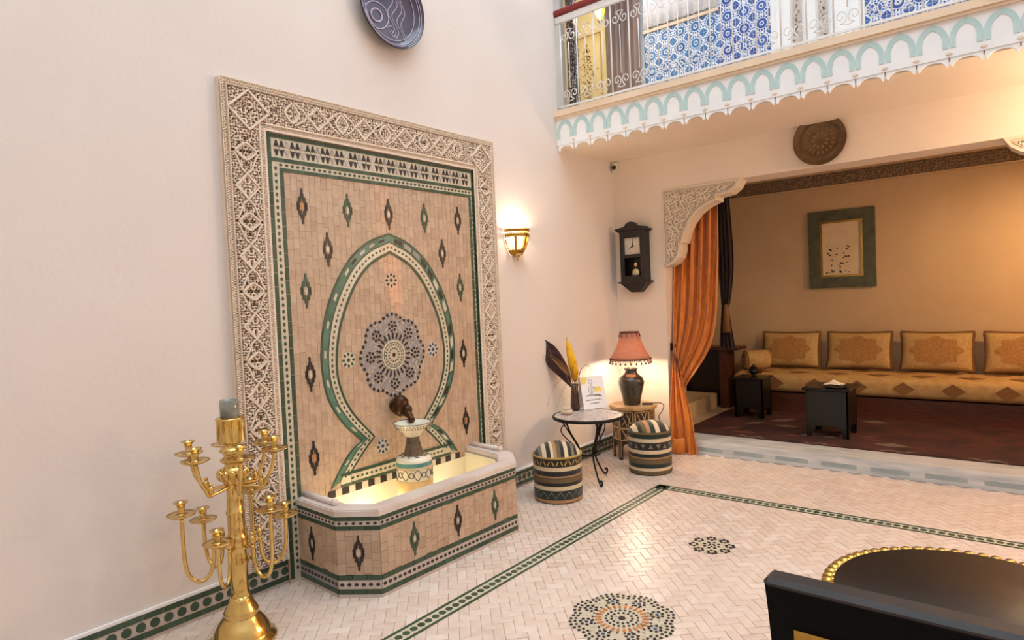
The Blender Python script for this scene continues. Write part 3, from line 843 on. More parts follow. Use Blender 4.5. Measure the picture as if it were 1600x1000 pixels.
for i, (y, z, w, h) in enumerate(wt):
    dx = random.uniform(-0.0008, 0.0006)
    if i in bigw: inst('tile', pt_me, panel, (PD+dx, y, z), rot=(0, random.uniform(-.012, .012), random.uniform(-.012, .012)))
    else:
        q = 0.0004
        m.extr(rect(y-w/2+q, z-h/2+q, y+w/2-q, z+h/2-q), FL(0), PD-0.006, PD+dx, inset=0.0012)
stuff(m.build('tile_field', 'panel_tile', panel))
# border bands of the panel
FP = FL(PD)
def tiles_line(mb, a0, a1, b0, b1, horiz, fr, d, pitch=0.075):
    n = max(1, int(((a1-a0) if horiz else (b1-b0))/pitch))
    for k in range(n):
        if horiz: mb.extr(rect(a0+(a1-a0)*k/n+0.0006, b0, a0+(a1-a0)*(k+1)/n-0.0006, b1), fr, -0.004, d+random.uniform(0, .0006), inset=0.0008)
        else: mb.extr(rect(a0, b0+(b1-b0)*k/n+0.0006, a1, b0+(b1-b0)*(k+1)/n-0.0006), fr, -0.004, d+random.uniform(0, .0006), inset=0.0008)
m = MB()
GY0, GY1, GT = FI[0]+0.004, FI[1]-0.004, FI[2]-0.006
m.extr([(GY0, 0.0), (2.022, 0.0), (2.022, 2.318), (3.546, 2.318), (3.546, 0.0), (GY1, 0.0), (GY1, GT), (GY0, GT)], FP, -0.006, 0.0006)
m.build('border_ground', 'zel_white', panel)
ln = MB()
tiles_line(ln, GY0, GY1, GT-0.022, GT, True, FP, 0.003)
tiles_line(ln, GY0, GY0+0.024, 0.02, GT-0.022, False, FP, 0.003); tiles_line(ln, GY1-0.024, GY1, 0.02, GT-0.022, False, FP, 0.003)
ZM = 2.392                                         # line below the arrow band
tiles_line(ln, GY0+0.024, GY1-0.024, ZM-0.022, ZM, True, FP, 0.003)
tiles_line(ln, 1.998, 3.570, 2.318, 2.338, True, FP, 0.003)
tiles_line(ln, 1.998, 2.022, 0.02, 2.318, False, FP, 0.003); tiles_line(ln, 3.546, 3.570, 0.02, 2.318, False, FP, 0.003)
stuff(ln.build('green_strip', 'zel_green', panel))
dt = MB()
def dots_line(mb, p0, p1, fr, pitch=0.036, r=0.0095, d=0.0032, elong=1.35):
    L = math.hypot(p1[0]-p0[0], p1[1]-p0[1]); n = max(1, int(L/pitch)); a = math.atan2(p1[1]-p0[1], p1[0]-p0[0])
    for k in range(n):
        t = (k+0.5)/n; chip(mb, p0[0]+(p1[0]-p0[0])*t, p0[1]+(p1[1]-p0[1])*t, r, fr, -0.002, d, r*elong, a, n=6)
dots_line(dt, (1.99, 2.354), (3.575, 2.354), FP)
dots_line(dt, (1.975, 0.06), (1.975, 2.35), FP); dots_line(dt, (3.590-0.006, 0.06), (3.590-0.006, 2.35), FP)
stuff(dt.build('green_chip', 'zel_green', panel))
# arrow (merlon) band: pairs of black arrowheads and pale ones between
AZ0, AZ1 = ZM+0.006, GT-0.026
zc = (AZ0+AZ1)/2
def arrow(up):
    s = 1 if up else -1; h = (AZ1-AZ0)/2-0.006
    p = [(-0.016, 0.004*s), (-0.010, 0.010*s), (0.0, 0.007*s), (0.010, 0.010*s), (0.016, 0.004*s), (0.009, 0.026*s), (0.004, h*s), (-0.004, h*s), (-0.009, 0.026*s)]
    return p if up else p[::-1]
def arrow_me(mn, nm):
    out = []
    for up in (True, False):
        m = MB(); pl = arrow(up)
        pl = pl if up else pl
        m.extr(pl if up else pl, (Vector((0, 0, 0)), Y_, Z_, X_), -0.003, 0.0034); o = m.build(nm, mn); out.append((o.data, ORG[o.name].copy())); bpy.data.objects.remove(o)
    return out
ab = arrow_me('zel_black', 'arrow_tile'); ag = arrow_me('zel_grey', 'arrow_tile')
ya = GY0+0.046; k = 0
pitch = 0.0336
nA = int((GY1-0.03-ya)/pitch)
for k in range(nA):
    for (me, of) in (ag if k % 3 == 2 else ab):
        inst('arrow_tile', me, panel, Vector((PD+0.0006, ya+pitch*(k+0.3), zc))+of)
# cartouches
def cartouche_mesh(col, eye, fr, H=0.205, Wd=0.066):
    mb = MB(); mb.mi = 0
    s = H/0.205
    for (a, b, rx, ry) in ((0, 0.088, 0.0085, 0.017), (0, 0.062, 0.014, 0.018), (-0.014, 0.038, 0.0125, 0.019), (0.014, 0.038, 0.0125, 0.019), (-0.025, 0.012, 0.011, 0.018), (0.025, 0.012, 0.011, 0.018)):
        for sg in (1, -1):
            mb.extr(ngon(a*s, b*s*sg, rx*s, 8, PI/8, ry*s), fr, -0.002, 0.0036, inset=0.0012)
    for (a) in (-0.025, 0.025): mb.extr(ngon(a*s, 0, 0.009*s, 8, PI/8, 0.014*s), fr, -0.002, 0.0036, inset=0.001)
    mb.mi = 1; mb.extr([(0, -0.027*s), (0.0105*s, 0), (0, 0.027*s), (-0.0105*s, 0)], fr, -0.002, 0.003)
    return mb
F0 = (Vector((0, 0, 0)), Y_, Z_, X_)
CM = {}
for nm, col, eye in (('bo', 'zel_black', 'zel_orange'), ('bw', 'zel_black', 'zel_white'), ('g', 'zel_green', 'zel_white')):
    o = cartouche_mesh(col, eye, F0).build('c', [col, eye]); CM[nm] = (o.data, ORG[o.name].copy()); bpy.data.objects.remove(o)
for (y, z, k) in [(2.13, 2.133, 'bo'), (2.446, 2.134, 'g'), (2.769, 2.134, 'bw'), (3.087, 2.131, 'g'), (3.419, 2.135, 'bw'), (2.288, 1.889, 'bw'), (3.245, 1.892, 'bw'), (2.125, 1.645, 'g'), (3.413, 1.647, 'g'), (2.124, 1.16, 'bw'), (3.415, 1.161, 'bw'), (2.119, 0.67, 'bo'), (3.409, 0.663, 'bo')]:
    inst('cartouche', CM[k][0], panel, Vector((PD, y, z))+CM[k][1])
# rosettes and medallion
small_rosette('rosette', panel, 2.763, 1.703, 0.050, FP, 0.0036, 1)
small_rosette('rosette', panel, 2.395, 1.216, 0.050, FP, 0.0036, 3)
small_rosette('rosette', panel, 3.110, 1.218, 0.050, FP, 0.0036, 5)
small_rosette('rosette', panel, 2.625, 0.636, 0.050, FP, 0.0036, 5)
medallion('medallion', panel, 2.752, 1.214, 0.285, FP, 0.0040, 'wall')
# keyhole arch border
def resample(pts, n):
    P = spline([(a, b, 0) for a, b in pts], 12); L = [0]
    for i in range(len(P)-1): L.append(L[-1]+(P[i+1]-P[i]).length)
    out = []; j = 0
    for i in range(n+1):
        t = L[-1]*i/n
        while j < len(P)-2 and L[j+1] < t: j += 1
        q = (t-L[j])/max(1e-9, L[j+1]-L[j]); v = P[j].lerp(P[j+1], min(1, q)); out.append((v.x, v.y))
    return out
OUT1 = [(0.0, 2.012), (0.178, 1.948), (0.345, 1.815), (0.488, 1.585), (0.555, 1.35), (0.562, 1.15), (0.524, 0.98), (0.43, 0.83), (0.305, 0.705)]
OUT2 = [(0.305, 0.705), (0.40, 0.645), (0.485, 0.548), (0.545, 0.46)]
INN1 = [(0.0, 1.879), (0.172, 1.79), (0.30, 1.645), (0.408, 1.42), (0.447, 1.20), (0.425, 1.04), (0.350, 0.89), (0.195, 0.712)]
INN2 = [(0.195, 0.712), (0.275, 0.640), (0.355, 0.560), (0.395, 0.515)]
NA, NB = 72, 20
oc = resample(OUT1, NA)+resample(OUT2, NB)[1:]; ic = resample(INN1, NA)+resample(INN2, NB)[1:]
def curve(w, sg): return [(YC+sg*(a[0]*(1-w)+b[0]*w), a[1]*(1-w)+b[1]*w) for a, b in zip(oc, ic)]
LB = [(0.0, 0.10, 'zel_green'), (0.10, 0.42, 'zel_teal'), (0.42, 0.48, 'zel_green'), (0.48, 0.86, 'zel_white'), (0.86, 1.0, 'zel_green')]
arch = MB()
bm = ['zel_green', 'zel_teal', 'zel_white', 'zel_black']
for sg in (-1, 1):
    for (w0, w1, mn) in LB:
        arch.mi = bm.index(mn)
        A, B = curve(w0, sg), curve(w1, sg)
        dd = 0.0030 if mn == 'zel_green' else 0.0024
        for k in range(0, NA+NB, 4):
            a, b = A[k:k+5], B[k:k+5]
            if len(a) < 2: break
            if sg > 0: arch.strip(b, a, FP, -0.003, dd+random.uniform(0, .0004))
            else: arch.strip(a, b, FP, -0.003, dd+random.uniform(0, .0004))
# foot band across the bottom
for (z_0, z_1, mi) in ((0.5150, 0.5350, 0), (0.468, 0.5150, 2), (0.452, 0.468, 0)):
    arch.mi = mi; tiles_line(arch, YC-0.47, YC+0.47, z_0, z_1, True, FP, 0.0028 if mi != 2 else 0.0022)
arch_o = arch.build('keyhole_border', bm, panel); stuff(arch_o)
dt = MB()
for sg in (-1, 1):
    Cc = curve(0.67, sg)
    for part in (Cc[:NA+1], Cc[NA:]):
        L = sum(math.hypot(part[i+1][0]-part[i][0], part[i+1][1]-part[i][1]) for i in range(len(part)-1)); n = int(L/0.034)
        idx = np.linspace(0, len(part)-1, n+1)
        for t in idx[:-1]:
            t += (idx[1]-idx[0])/2; i = min(int(t), len(part)-2); q = t-i; a, b = part[i], part[i+1]
            chip(dt, a[0]+(b[0]-a[0])*q, a[1]+(b[1]-a[1])*q, 0.0085, FP, 0, 0.0036, 0.012, math.atan2(b[1]-a[1], b[0]-a[0]), n=6)
dots_line(dt, (YC-0.40, 0.491), (YC+0.40, 0.491), FP, 0.036, 0.0095, 0.0036)
stuff(dt.build('green_chip', 'zel_green', panel))
for sg in (-1, 1):                                  # larger blocks inlaid in the outer band
    A, B = curve(0.15, sg), curve(0.37, sg)
    n = 22; seq = (['zel_white', 'zel_teal'] if sg < 0 else ['zel_white', 'zel_black', 'zel_white', 'zel_teal', 'zel_black'])
    for k in range(n):
        i0 = 2+k*4; i1 = i0+(2 if sg < 0 else 3)
        if i1 >= len(A): break
        mn = ('zel_black' if k % 3 == 0 else 'zel_grey') if k < 4 else seq[k % len(seq)]
        if sg < 0 and k >= 4 and mn == 'zel_teal': continue
        m = MB(); a, b = A[i0:i1+1], B[i0:i1+1]
        if sg < 0: a, b = curve(0.20, sg)[i0:i1+1], curve(0.32, sg)[i0:i1+1]
        if sg > 0: m.strip(b, a, FP, -0.001, 0.0036)
        else: m.strip(a, b, FP, -0.001, 0.0036)
        m.build('border_block', mn, panel)
for k in range(23):                                  # black and white blocks along the water line
    m = MB(); yy = YC-0.56+0.049*k
    m.extr(rect(yy, 0.405, yy+0.046, 0.448), FP, -0.002, 0.004, inset=0.001); m.build('border_block', 'zel_black' if k % 2 == 0 else 'zel_white', panel)

# ---- basin
def basin_ring(inset):
    cx, cy = 0.30, 2.74; out = []
    P = [Vector(p) for p in BASIN]; n = len(P); lines = []
    for i in range(n-1):
        e = (P[i+1]-P[i]).normalized(); nn = Vector((-e.y, e.x)); lines.append((P[i]+nn*inset, e))
    pts = [lines[0][0]]
    pts[0] = Vector((0.0 if inset <= 0 else PD+0.001, lines[0][0].y))
    for i in range(len(lines)-1):
        (p, e), (q, f) = lines[i], lines[i+1]
        den = e.x*f.y-e.y*f.x; t = ((q.x-p.x)*f.y-(q.y-p.y)*f.x)/den; pts.append(p+e*t)
    last = P[-1]+Vector((-lines[-1][1].y, lines[-1][1].x))*inset
    pts.append(Vector((pts[0].x, last.y)))
    return [(p.x, p.y) for p in pts]
RZ = 0.470
outer, inner = basin_ring(0.0), basin_ring(0.115)
m = MB()
def wall_ring(mb, A, B, z0, z1):
    n = len(A); vs = []
    for z in (z0, z1):
        for p in A: vs.append((p[0], p[1], z))
        for p in B: vs.append((p[0], p[1], z))
    fs = []
    for i in range(n-1):
        fs += [(i, i+1, 2*n+i+1, 2*n+i), (n+i+1, n+i, 3*n+i, 3*n+i+1), (2*n+i, 2*n+i+1, 3*n+i+1, 3*n+i), (i+1, i, n+i, n+i+1)]
    mb.add(vs, fs)
wall_ring(m, outer, inner, 0.0, RZ-0.035)
basin = m.build('basin', 'panel_grout', fountain); basin['label'] = 'octagonal basin faced with beige tiles and green mosaic bands'
m = MB(); inn2 = basin_ring(0.113); wall_ring(m, inn2, basin_ring(0.125), 0.10, RZ-0.036)
m.add([(p[0], p[1], 0.11) for p in inn2], [tuple(range(len(inn2)))])
m.add([(PD+0.004, inn2[0][1], 0.10), (PD+0.004, inn2[-1][1], 0.10), (PD+0.004, inn2[-1][1], 0.405), (PD+0.004, inn2[0][1], 0.405)], [(0, 1, 2, 3)])
m.build('basin_lining', 'basin_inside', basin)
m = MB(); wall_ring(m, basin_ring(-0.012), basin_ring(0.105), RZ-0.034, RZ-0.006)
n = 6; A, B = basin_ring(-0.012), basin_ring(0.105); A2, B2 = basin_ring(-0.004), basin_ring(0.098)
wall_ring(m, A2, B2, RZ-0.006, RZ)
m.build('marble_rim', 'marble', basin)
for yy in (2.045, 3.455):
    m = MB(); m.tube([(0.035, yy, RZ+0.012), (0.33, yy+(-0.012 if yy < 3 else -0.03), RZ+0.012)], 0.018, 12); m.ball((0.335, yy+(-0.012 if yy < 3 else -0.03), RZ+0.012), 0.023)
    m.build('marble_roll', 'marble', basin)
# faces of the basin
for i in range(5):
    a, b = Vector(outer[i]), Vector(outer[i+1]); e = (b-a); L = e.length; e.normalize()
    U = Vector((e.x, e.y, 0)); N = Vector((e.y, -e.x, 0)); fr = (Vector((a.x, a.y, 0)), U, Z_, N)
    m = MB(); c0 = 0.0
    nc2 = max(2, int(L/0.045))
    for c in range(nc2):
        zz = 0.12-random.uniform(0, TH)
        while zz < 0.36:
            h = random.choice([TH, TH, TH*0.5, TH*0.75]); p, q = max(zz, 0.12), min(zz+h, 0.362)
            if q-p > 0.01: m.extr(rect(L*c/nc2+0.0004, p+0.0004, L*(c+1)/nc2-0.0004, q-0.0004), fr, 0, 0.005+random.uniform(-.0006, .0006), inset=0.0007)
            zz += h
    face = stuff(m.build('tile_field', 'panel_tile', basin))
    for za, zb2 in ((0.385, 0.412), (0.046, 0.094), (0.0, 0.018)): m = MB(); m.extr(rect(0, za, L, zb2), fr, 0, 0.0048); m.build('band_ground', 'zel_grey', basin)
    m = MB()
    for (p, q) in ((0.412, 0.436), (0.362, 0.385), (0.094, 0.120), (0.018, 0.046)): tiles_line(m, 0, L, p, q, True, fr, 0.006)
    stuff(m.build('green_strip', 'zel_green', basin))
    m = MB(); dots_line(m, (0, 0.3985), (L, 0.3985), fr, 0.034, 0.0085, 0.0072); dots_line(m, (0, 0.070), (L, 0.070), fr, 0.034, 0.0115, 0.0072, 1.2)
    stuff(m.build('dark_chip', 'zel_black', basin))
    if i == 2: cl = [(2.348, 'zel_green'), (2.69, 'zel_black'), (3.024, 'zel_green')]
    elif i in (0, 1, 3, 4): cl = [(None, 'zel_black')]
    for yy, cm in cl:
        s = L/2 if yy is None else (yy-a.y)/(b.y-a.y)*L
        if i == 0: s = 0.17
        fc = (fr[0]+U*s+Z_*0.240+N*0.005, U, Z_, N)
        cartouche_mesh(cm, 'zel_white', fc, 0.190).build('cartouche', [cm, 'zel_white'], basin)

# ---- spout on the panel
sp_ = thing('water_spout', (PD+0.005, 2.742, 0.80), 'dark bronze knob-shaped water spout above the white ceramic bowl', 'spout')
m = MB(); m.lathe([(0.0, 0.0), (0.045, 0.0), (0.050, 0.008), (0.040, 0.016), (0.0, 0.018)], (PD+0.005, 2.735, 0.885), 20, axis=(1, 0, 0)); m.build('wall_flange', 'spout_bronze', sp_)
m = MB(); m.ball((PD+0.065, 2.735, 0.885), 0.062, 18, 12, (0.85, 0.9, 1.15))
for k in range(9):
    a = 2*PI*k/9; m.ball((PD+0.085, 2.735+0.038*math.cos(a), 0.885+0.045*math.sin(a)), 0.017, 8, 6)
m.build('spout_body', 'spout_bronze', sp_)
m = MB(); m.tube(spline([(PD+0.08, 2.738, 0.85), (PD+0.14, 2.735, 0.835), (PD+0.185, 2.72, 0.80)], 5), [0.026]*6+[0.022]*5, 10); m.ball((PD+0.12, 2.742, 0.862), 0.034, 10, 8); m.build('spout_lip', 'spout_bronze', sp_)

# ---- ceramic pillar with bowl
PXC, PYC = 0.27, 2.672
pil = thing('ceramic_pillar', (PXC, PYC, 0.11), 'cream painted ceramic pillar with a small bowl standing in the basin', 'fountain pillar')
zd = 0.625
m = MB(); m.lathe([(0.0, 0.11), (0.108, 0.11), (0.112, 0.12), (0.112, 0.40), (0.112, 0.47), (0.112, 0.535), (0.1125, 0.540), (0.1125, 0.566), (0.112, 0.570), (0.106, 0.588), (0.095, zd-0.03), (0.06, zd-0.025), (0.0, zd-0.025)], (PXC, PYC, 0), 40, mids=[0, 0, 0, 0, 0, 0, 1, 0, 0, 2, 2, 2])
drum = m.build('drum', ['ceramic_cream', 'ceramic_teal', 'ceramic_cream'], pil)
def cyl(a, z, r=0.1135, cx=PXC, cy=PYC): return Vector((cx+r*math.cos(a), cy+r*math.sin(a), z))
for z0 in (0.480,):
    m = MB()
    for s in range(9):
        ac = -PI+2*PI*s/9+0.15
        m.tube([cyl(ac+0.20*math.cos(t)*0.65, 0.494+0.017*math.sin(t)) for t in np.linspace(0, 2*PI, 15)[:-1]], 0.0022, 5, closed=True)
        for sg in (1, -1): m.tube([cyl(ac+0.13+0.42*q, 0.494+sg*0.030*math.sin(PI*q)) for q in np.linspace(0, 1, 10)], 0.0018, 5)
    m.build('painted_scroll', 'ceramic_black', drum)
m = MB()
for zz in (0.455, 0.526, 0.536): m.tube([cyl(a, zz) for a in np.linspace(0, 2*PI, 49)[:-1]], 0.0016, 5, closed=True)
m.build('painted_line', 'ceramic_ochre', drum)
m = MB(); m.lathe([(0.112, 0.380), (0.1132, 0.384), (0.1132, 0.448), (0.112, 0.452)], (PXC, PYC, 0), 40); m.build('ochre_band', 'ceramic_ochre', drum)
m = MB()
for s in range(10):
    a = 2*PI*s/10; m.tube([(PXC+r*math.cos(a+0.25*q), PYC+r*math.sin(a+0.25*q), 0.599+0.0005) for q, r in zip((0, 0.5, 1), (0.065, 0.08, 0.094))], 0.003, 5)
m.build('painted_fleck', 'ceramic_dark', drum)
m = MB(); m.lathe([(0.062, 0.600), (0.060, 0.61), (0.040, 0.70), (0.038, 0.715), (0.0, 0.715)], (PXC, PYC, 0), 28); m.build('neck', 'ceramic_dark', pil)
zb = 0.712
m = MB(); m.lathe([(0.030, zb), (0.052, zb+0.010), (0.062, zb+0.032), (0.092, zb+0.056), (0.116, zb+0.084), (0.120, zb+0.090), (0.114, zb+0.090), (0.088, zb+0.066), (0.05, zb+0.050), (0.0, zb+0.046)], (PXC, PYC, 0), 40)
bowl = m.build('bowl', 'ceramic_cream', pil)
m = MB()
for s in range(34):
    a = 2*PI*s/34; z = zb+0.062; r = 0.0985; m.ball((PXC+r*math.cos(a), PYC+r*math.sin(a), z), 0.0048, 6, 5)
    m.ball((PXC+0.112*math.cos(a+0.09), PYC+0.112*math.sin(a+0.09), zb+0.077), 0.0036, 6, 5)
m.build('painted_dots', 'ceramic_dark', bowl)
m = MB(); m.tube([(PXC+0.1175*math.cos(a), PYC+0.1175*math.sin(a), zb+0.0905) for a in np.linspace(0, 2*PI, 41)[:-1]], 0.0026, 6, closed=True); m.build('painted_rim', 'ceramic_black', bowl)
# lamps sunk in the basin
bl = thing('basin_lamp', (0.16, 2.45, 0.112), 'small round lamp sunk in the basin behind the ceramic pillar', 'lamp')
m = MB(); m.lathe([(0.0, 0.112), (0.045, 0.112), (0.045, 0.150), (0.038, 0.154), (0.0, 0.152)], (0.16, 2.45, 0), 20, mids=[0, 0, 0, 1]); m.build('housing', ['black_iron', 'grate_light'], bl)
point('basin_lamp_light', (0.13, 2.40, 0.20), 3.2, (1.0, 0.88, 0.66), 0.03)
bl = thing('basin_lamp', (0.16, 3.02, 0.112), 'small round lamp sunk in the basin towards its far end', 'lamp')
m = MB(); m.lathe([(0.0, 0.112), (0.045, 0.112), (0.045, 0.150), (0.038, 0.154), (0.0, 0.152)], (0.16, 3.02, 0), 20, mids=[0, 0, 0, 1]); m.build('housing', ['black_iron', 'grate_light'], bl)
point('basin_lamp_light', (0.16, 3.02, 0.185), 1.2, (1.0, 0.88, 0.66), 0.03)
sl0 = bpy.data.lights.new('amber_spot', 'SPOT'); sl0.energy = 260.0; sl0.color = (1.0, 0.34, 0.16); sl0.spot_size = math.radians(7); sl0.spot_blend = 1.0; sl0.shadow_soft_size = 0.01
so0 = bpy.data.objects.new('amber_spot', sl0); COL.objects.link(so0); so0.location = (0.30, 2.97, 0.20)
so0.rotation_euler = (Vector((0.03, 2.765, 1.86))-Vector((0.30, 2.97, 0.20))).to_track_quat('-Z', 'Y').to_euler()
bl = thing('amber_spotlight', (0.30, 2.97, 0.112), 'tiny amber spotlight in the basin aimed up at the arch tip', 'lamp')
m = MB(); m.lathe([(0.0, 0.112), (0.028, 0.112), (0.022, 0.150), (0.022, 0.190), (0.018, 0.190), (0.018, 0.185), (0.0, 0.185)], (0.30, 2.97, 0), 18); m.build('housing', 'black_iron', bl)
#PART4
# ------------------------------------------------------------------ upper gallery
YG = D
TS = 0.148
def star_tile(nm, bm_):
    fr = (Vector((0, 0, 0)), X_, Z_, -Y_); mb = MB()
    mb.mi = 0; h = TS/2-0.0008; mb.extr(rect(-h, -h, h, h), fr, 0, 0.006)
    mb.mi = 1
    A = ngon(0, 0, 0.043, 20); B = ngon(0, 0, 0.021, 20); mb.strip(A+[A[0]], B+[B[0]], fr, 0.004, 0.0075)
    mb.extr(ngon(0, 0, 0.011, 10), fr, 0.004, 0.0075)
    for k in range(16):
        a = 2*PI*k/16; mb.extr(ngon(0.0565*math.cos(a), 0.0565*math.sin(a), 0.0095, 5, 0, 0.0085, a), fr, 0.004, 0.0075)
    for sx in (-1, 1):
        for sy in (-1, 1):
            mb.extr([(sx*0.072, sy*0.072), (sx*0.072, sy*0.034), (sx*0.052, sy*0.052), (sx*0.034, sy*0.072)] if sx*sy < 0 else [(sx*0.072, sy*0.072), (sx*0.034, sy*0.072), (sx*0.052, sy*0.052), (sx*0.072, sy*0.034)], fr, 0.004, 0.0075)
    for k in range(4):
        a = PI/2*k
        for q in (-0.020, 0.020): mb.extr(ngon(0.068*math.cos(a)-q*math.sin(a), 0.068*math.sin(a)+q*math.cos(a), 0.005, 5), fr, 0.004, 0.0075)
    o = mb.build(nm, ['tile_white', bm_]); me = o.data; of = ORG[o.name].copy(); bpy.data.objects.remove(o); return me, of
st1, st2 = star_tile('star_tile', 'tile_blue'), star_tile('star_tile', 'tile_navy')
def tile_wall(par, x0, ncol, z0, nrow, alt=4):
    for c in range(ncol):
        for r in range(nrow):
            me, of = st1 if c < alt else st2
            inst('star_tile', me, par, Vector((x0+TS*(c+0.5), YG, z0+TS*(r+0.5)))+of)
Z0 = 3.30
m = MB(); m.box((0.405+2.5*TS, YG-0.002, 3.6), (5*TS, 0.004, 0.88)); tw1 = structure(m.build('trim_7', 'tile_white'), 'low blue and white star-tiled dado of the gallery', 'tiling')
m = MB(); m.box((0.405+6.5*TS, YG-0.002, 4.2), (3*TS, 0.004, 2.05)); tw2 = structure(m.build('trim_8', 'tile_white'), 'tall navy and white star-tiled panel of the gallery', 'tiling')
m = MB(); m.box((2.30+4*TS, YG-0.002, 4.2), (8*TS, 0.004, 2.05)); tw3 = structure(m.build('trim_9', 'tile_white'), 'navy star-tiled panel beyond the white gallery door', 'tiling')
tile_wall(tw1, 0.405, 5, Z0, 5, 5); tile_wall(tw2, 0.405+5*TS, 3, Z0, 13, 0); tile_wall(tw3, 2.30, 8, Z0, 13, 0)
for (xa, xb, par) in ((0.405, 0.405+5*TS, tw1), (0.405+5*TS, 0.405+8*TS, tw2), (2.30, 2.30+8*TS, tw3)):       # small chips along the foot
    m = MB(); x = xa
    while x < xb-0.02:
        w = random.uniform(0.014, 0.03); m.extr([(x, 3.17+random.uniform(0, .1)), (x+w, 3.20+random.uniform(0, .08)), (x+w*0.6, 3.29)], FB(YG), 0, 0.004); x += w
    stuff(m.build('tile_foot', 'tile_navy', par))
m = MB(); m.box((0.405+2.5*TS, YG-0.012, Z0+5*TS+0.014), (5*TS, 0.024, 0.028)); m.build('dado_cap', 'cream_paint', tw1)
lace = MB(); lace.surf(lambda u, v: Vector((0.42+0.72*u, YG-0.035+0.012*math.sin(u*48), Z0+5*TS+0.04+1.0*v)), 96, 4)
tag(lace.build('lace_curtain', 'lace', thick=0.002), 'white lace curtain above the low blue tiled wall', 'curtain')
# white doors
dw = thing('door_1', (1.95, YG-0.02, ZT), 'white gallery door with two grey carved strips', 'door'); dw['kind'] = 'structure'
m = MB(); m.box((1.95, YG-0.010, ZT+0.95), (0.62, 0.02, 1.9)); m.build('door_leaf', 'white_paint', dw)
for xc in (1.807, 2.005):
    m = MB(); m.box((xc, YG-0.030, ZT+0.98), (0.070, 0.02, 1.9)); ob = m.build('carved_strip', 'zel_grey', dw); ob['label'] = 'grey carved strip'
    m = MB()
    for k in range(110):
        m.extr(ngon(xc+random.uniform(-.027, .027), ZT+0.1+1.7*k/110, random.uniform(.005, .011), 5, random.random(), random.uniform(.003, .007)), FB(YG-0.04), 0, 0.004)
    stuff(m.build('carving', 'zel_speck', ob))
for (xa, xb) in ((1.68, 1.755), (1.86, 1.95), (2.06, 2.2)):
    m = MB(); A = rect(xa, 3.45, xb, 4.9); B = rect(xa+0.008, 3.458, xb-0.008, 4.892); m.strip(A+[A[0]], B+[B[0]], FB(YG-0.02), 0, 0.008); m.build('panel_moulding', 'white_paint', dw)
# painted cream door
pd = thing('door_2', (-0.235, YG, ZT), 'cream gallery door painted with a tall golden flower spray', 'door'); pd['kind'] = 'structure'
m = MB(); m.box((-0.235, YG-0.012, ZT+0.85), (0.47, 0.024, 1.7)); m.build('door_leaf', 'door_cream', pd)
for xc in (-0.455, -0.015): m = MB(); m.box((xc, YG-0.03, ZT+0.85), (0.05, 0.06, 1.7)); m.build('door_post', 'door_frame', pd)
m = MB(); m.box((-0.235, YG-0.03, 4.22), (0.39, 0.05, 0.05)); m.build('door_rail', 'door_frame', pd)
for xc in (-0.405, -0.065): m = MB(); m.box((xc, YG-0.027, 3.8), (0.012, 0.012, 0.8)); m.build('gold_bead', 'floral', pd)
m = MB()
for k in range(230):
    t = random.random(); zz = 3.50+0.62*t; w = 0.115*math.sin(PI*min(1, t*0.92+0.08))**0.8
    x = -0.235+random.gauss(0, 0.45)*w; a = random.uniform(0, PI)
    m.extr(ngon(x, zz, random.uniform(.006, .015), 6, 0, random.uniform(.003, .008), a), FB(YG-0.024), 0, 0.0022)
stuff(m.build('painted_flowers', 'floral', pd))
m = MB(); m.surf(lambda u, v: Vector((0.03+0.36*u, YG-0.07+0.022*math.sin(u*34+0.4*math.sin(v*5)), 3.165+1.8*v)), 90, 8)
tag(m.build('gallery_curtain', 'grey_curtain', thick=0.003), 'grey-brown pleated curtain beside the painted gallery door', 'curtain')
# speckled mosaic pillar
mp = thing('mosaic_pillar', (0.085, 4.97, ZT), 'slim black speckled mosaic pillar at the end of the balcony', 'pillar')
m = MB(); m.box((0.085, 4.97, ZT+1.4), (0.075, 0.075, 2.8)); m.build('pillar_core', 'zel_black', mp)
m = MB()
for k in range(190):
    for fr, w in (((Vector((0.085, 4.9325, 0)), X_, Z_, -Y_), 0.037), ((Vector((0.1225, 4.97, 0)), Y_, Z_, X_), 0.037)):
        for q in range(4): m.extr(ngon(-w+w*2*(q+0.5)/4+random.uniform(-.003, .003), ZT+0.01+0.0115*k, 0.0065, 5, random.random()), fr, 0, 0.0015)
stuff(m.build('mosaic_chip', 'zel_speck', mp))
# lantern
lp = PY(5.3, 937, 16)
ln_ = thing('hanging_lantern', (lp.x, 5.3, lp.z-0.11), 'yellow glass lantern hanging in the upper gallery', 'lantern')
m = MB(); m.lathe([(0.0, -0.10), (0.02, -0.095), (0.05, -0.02), (0.045, 0.03), (0.022, 0.09), (0.0, 0.095)], lp, 8, smooth=False); m.build('glass_body', 'lantern_yellow', ln_)
m = MB(); m.lathe([(0.0, -0.125), (0.012, -0.115), (0.022, -0.092), (0.0, -0.09)], lp, 10); m.build('finial', 'brass', ln_)
m = MB(); m.tube([lp+Vector((0, 0, 0.09)), lp+Vector((0, 0, 2.2))], 0.004, 6); m.build('chain', 'brass', ln_)
point('lantern_light', lp+Vector((0.0, -0.09, -0.02)), 16.0, (1.0, 0.88, 0.68), 0.05)
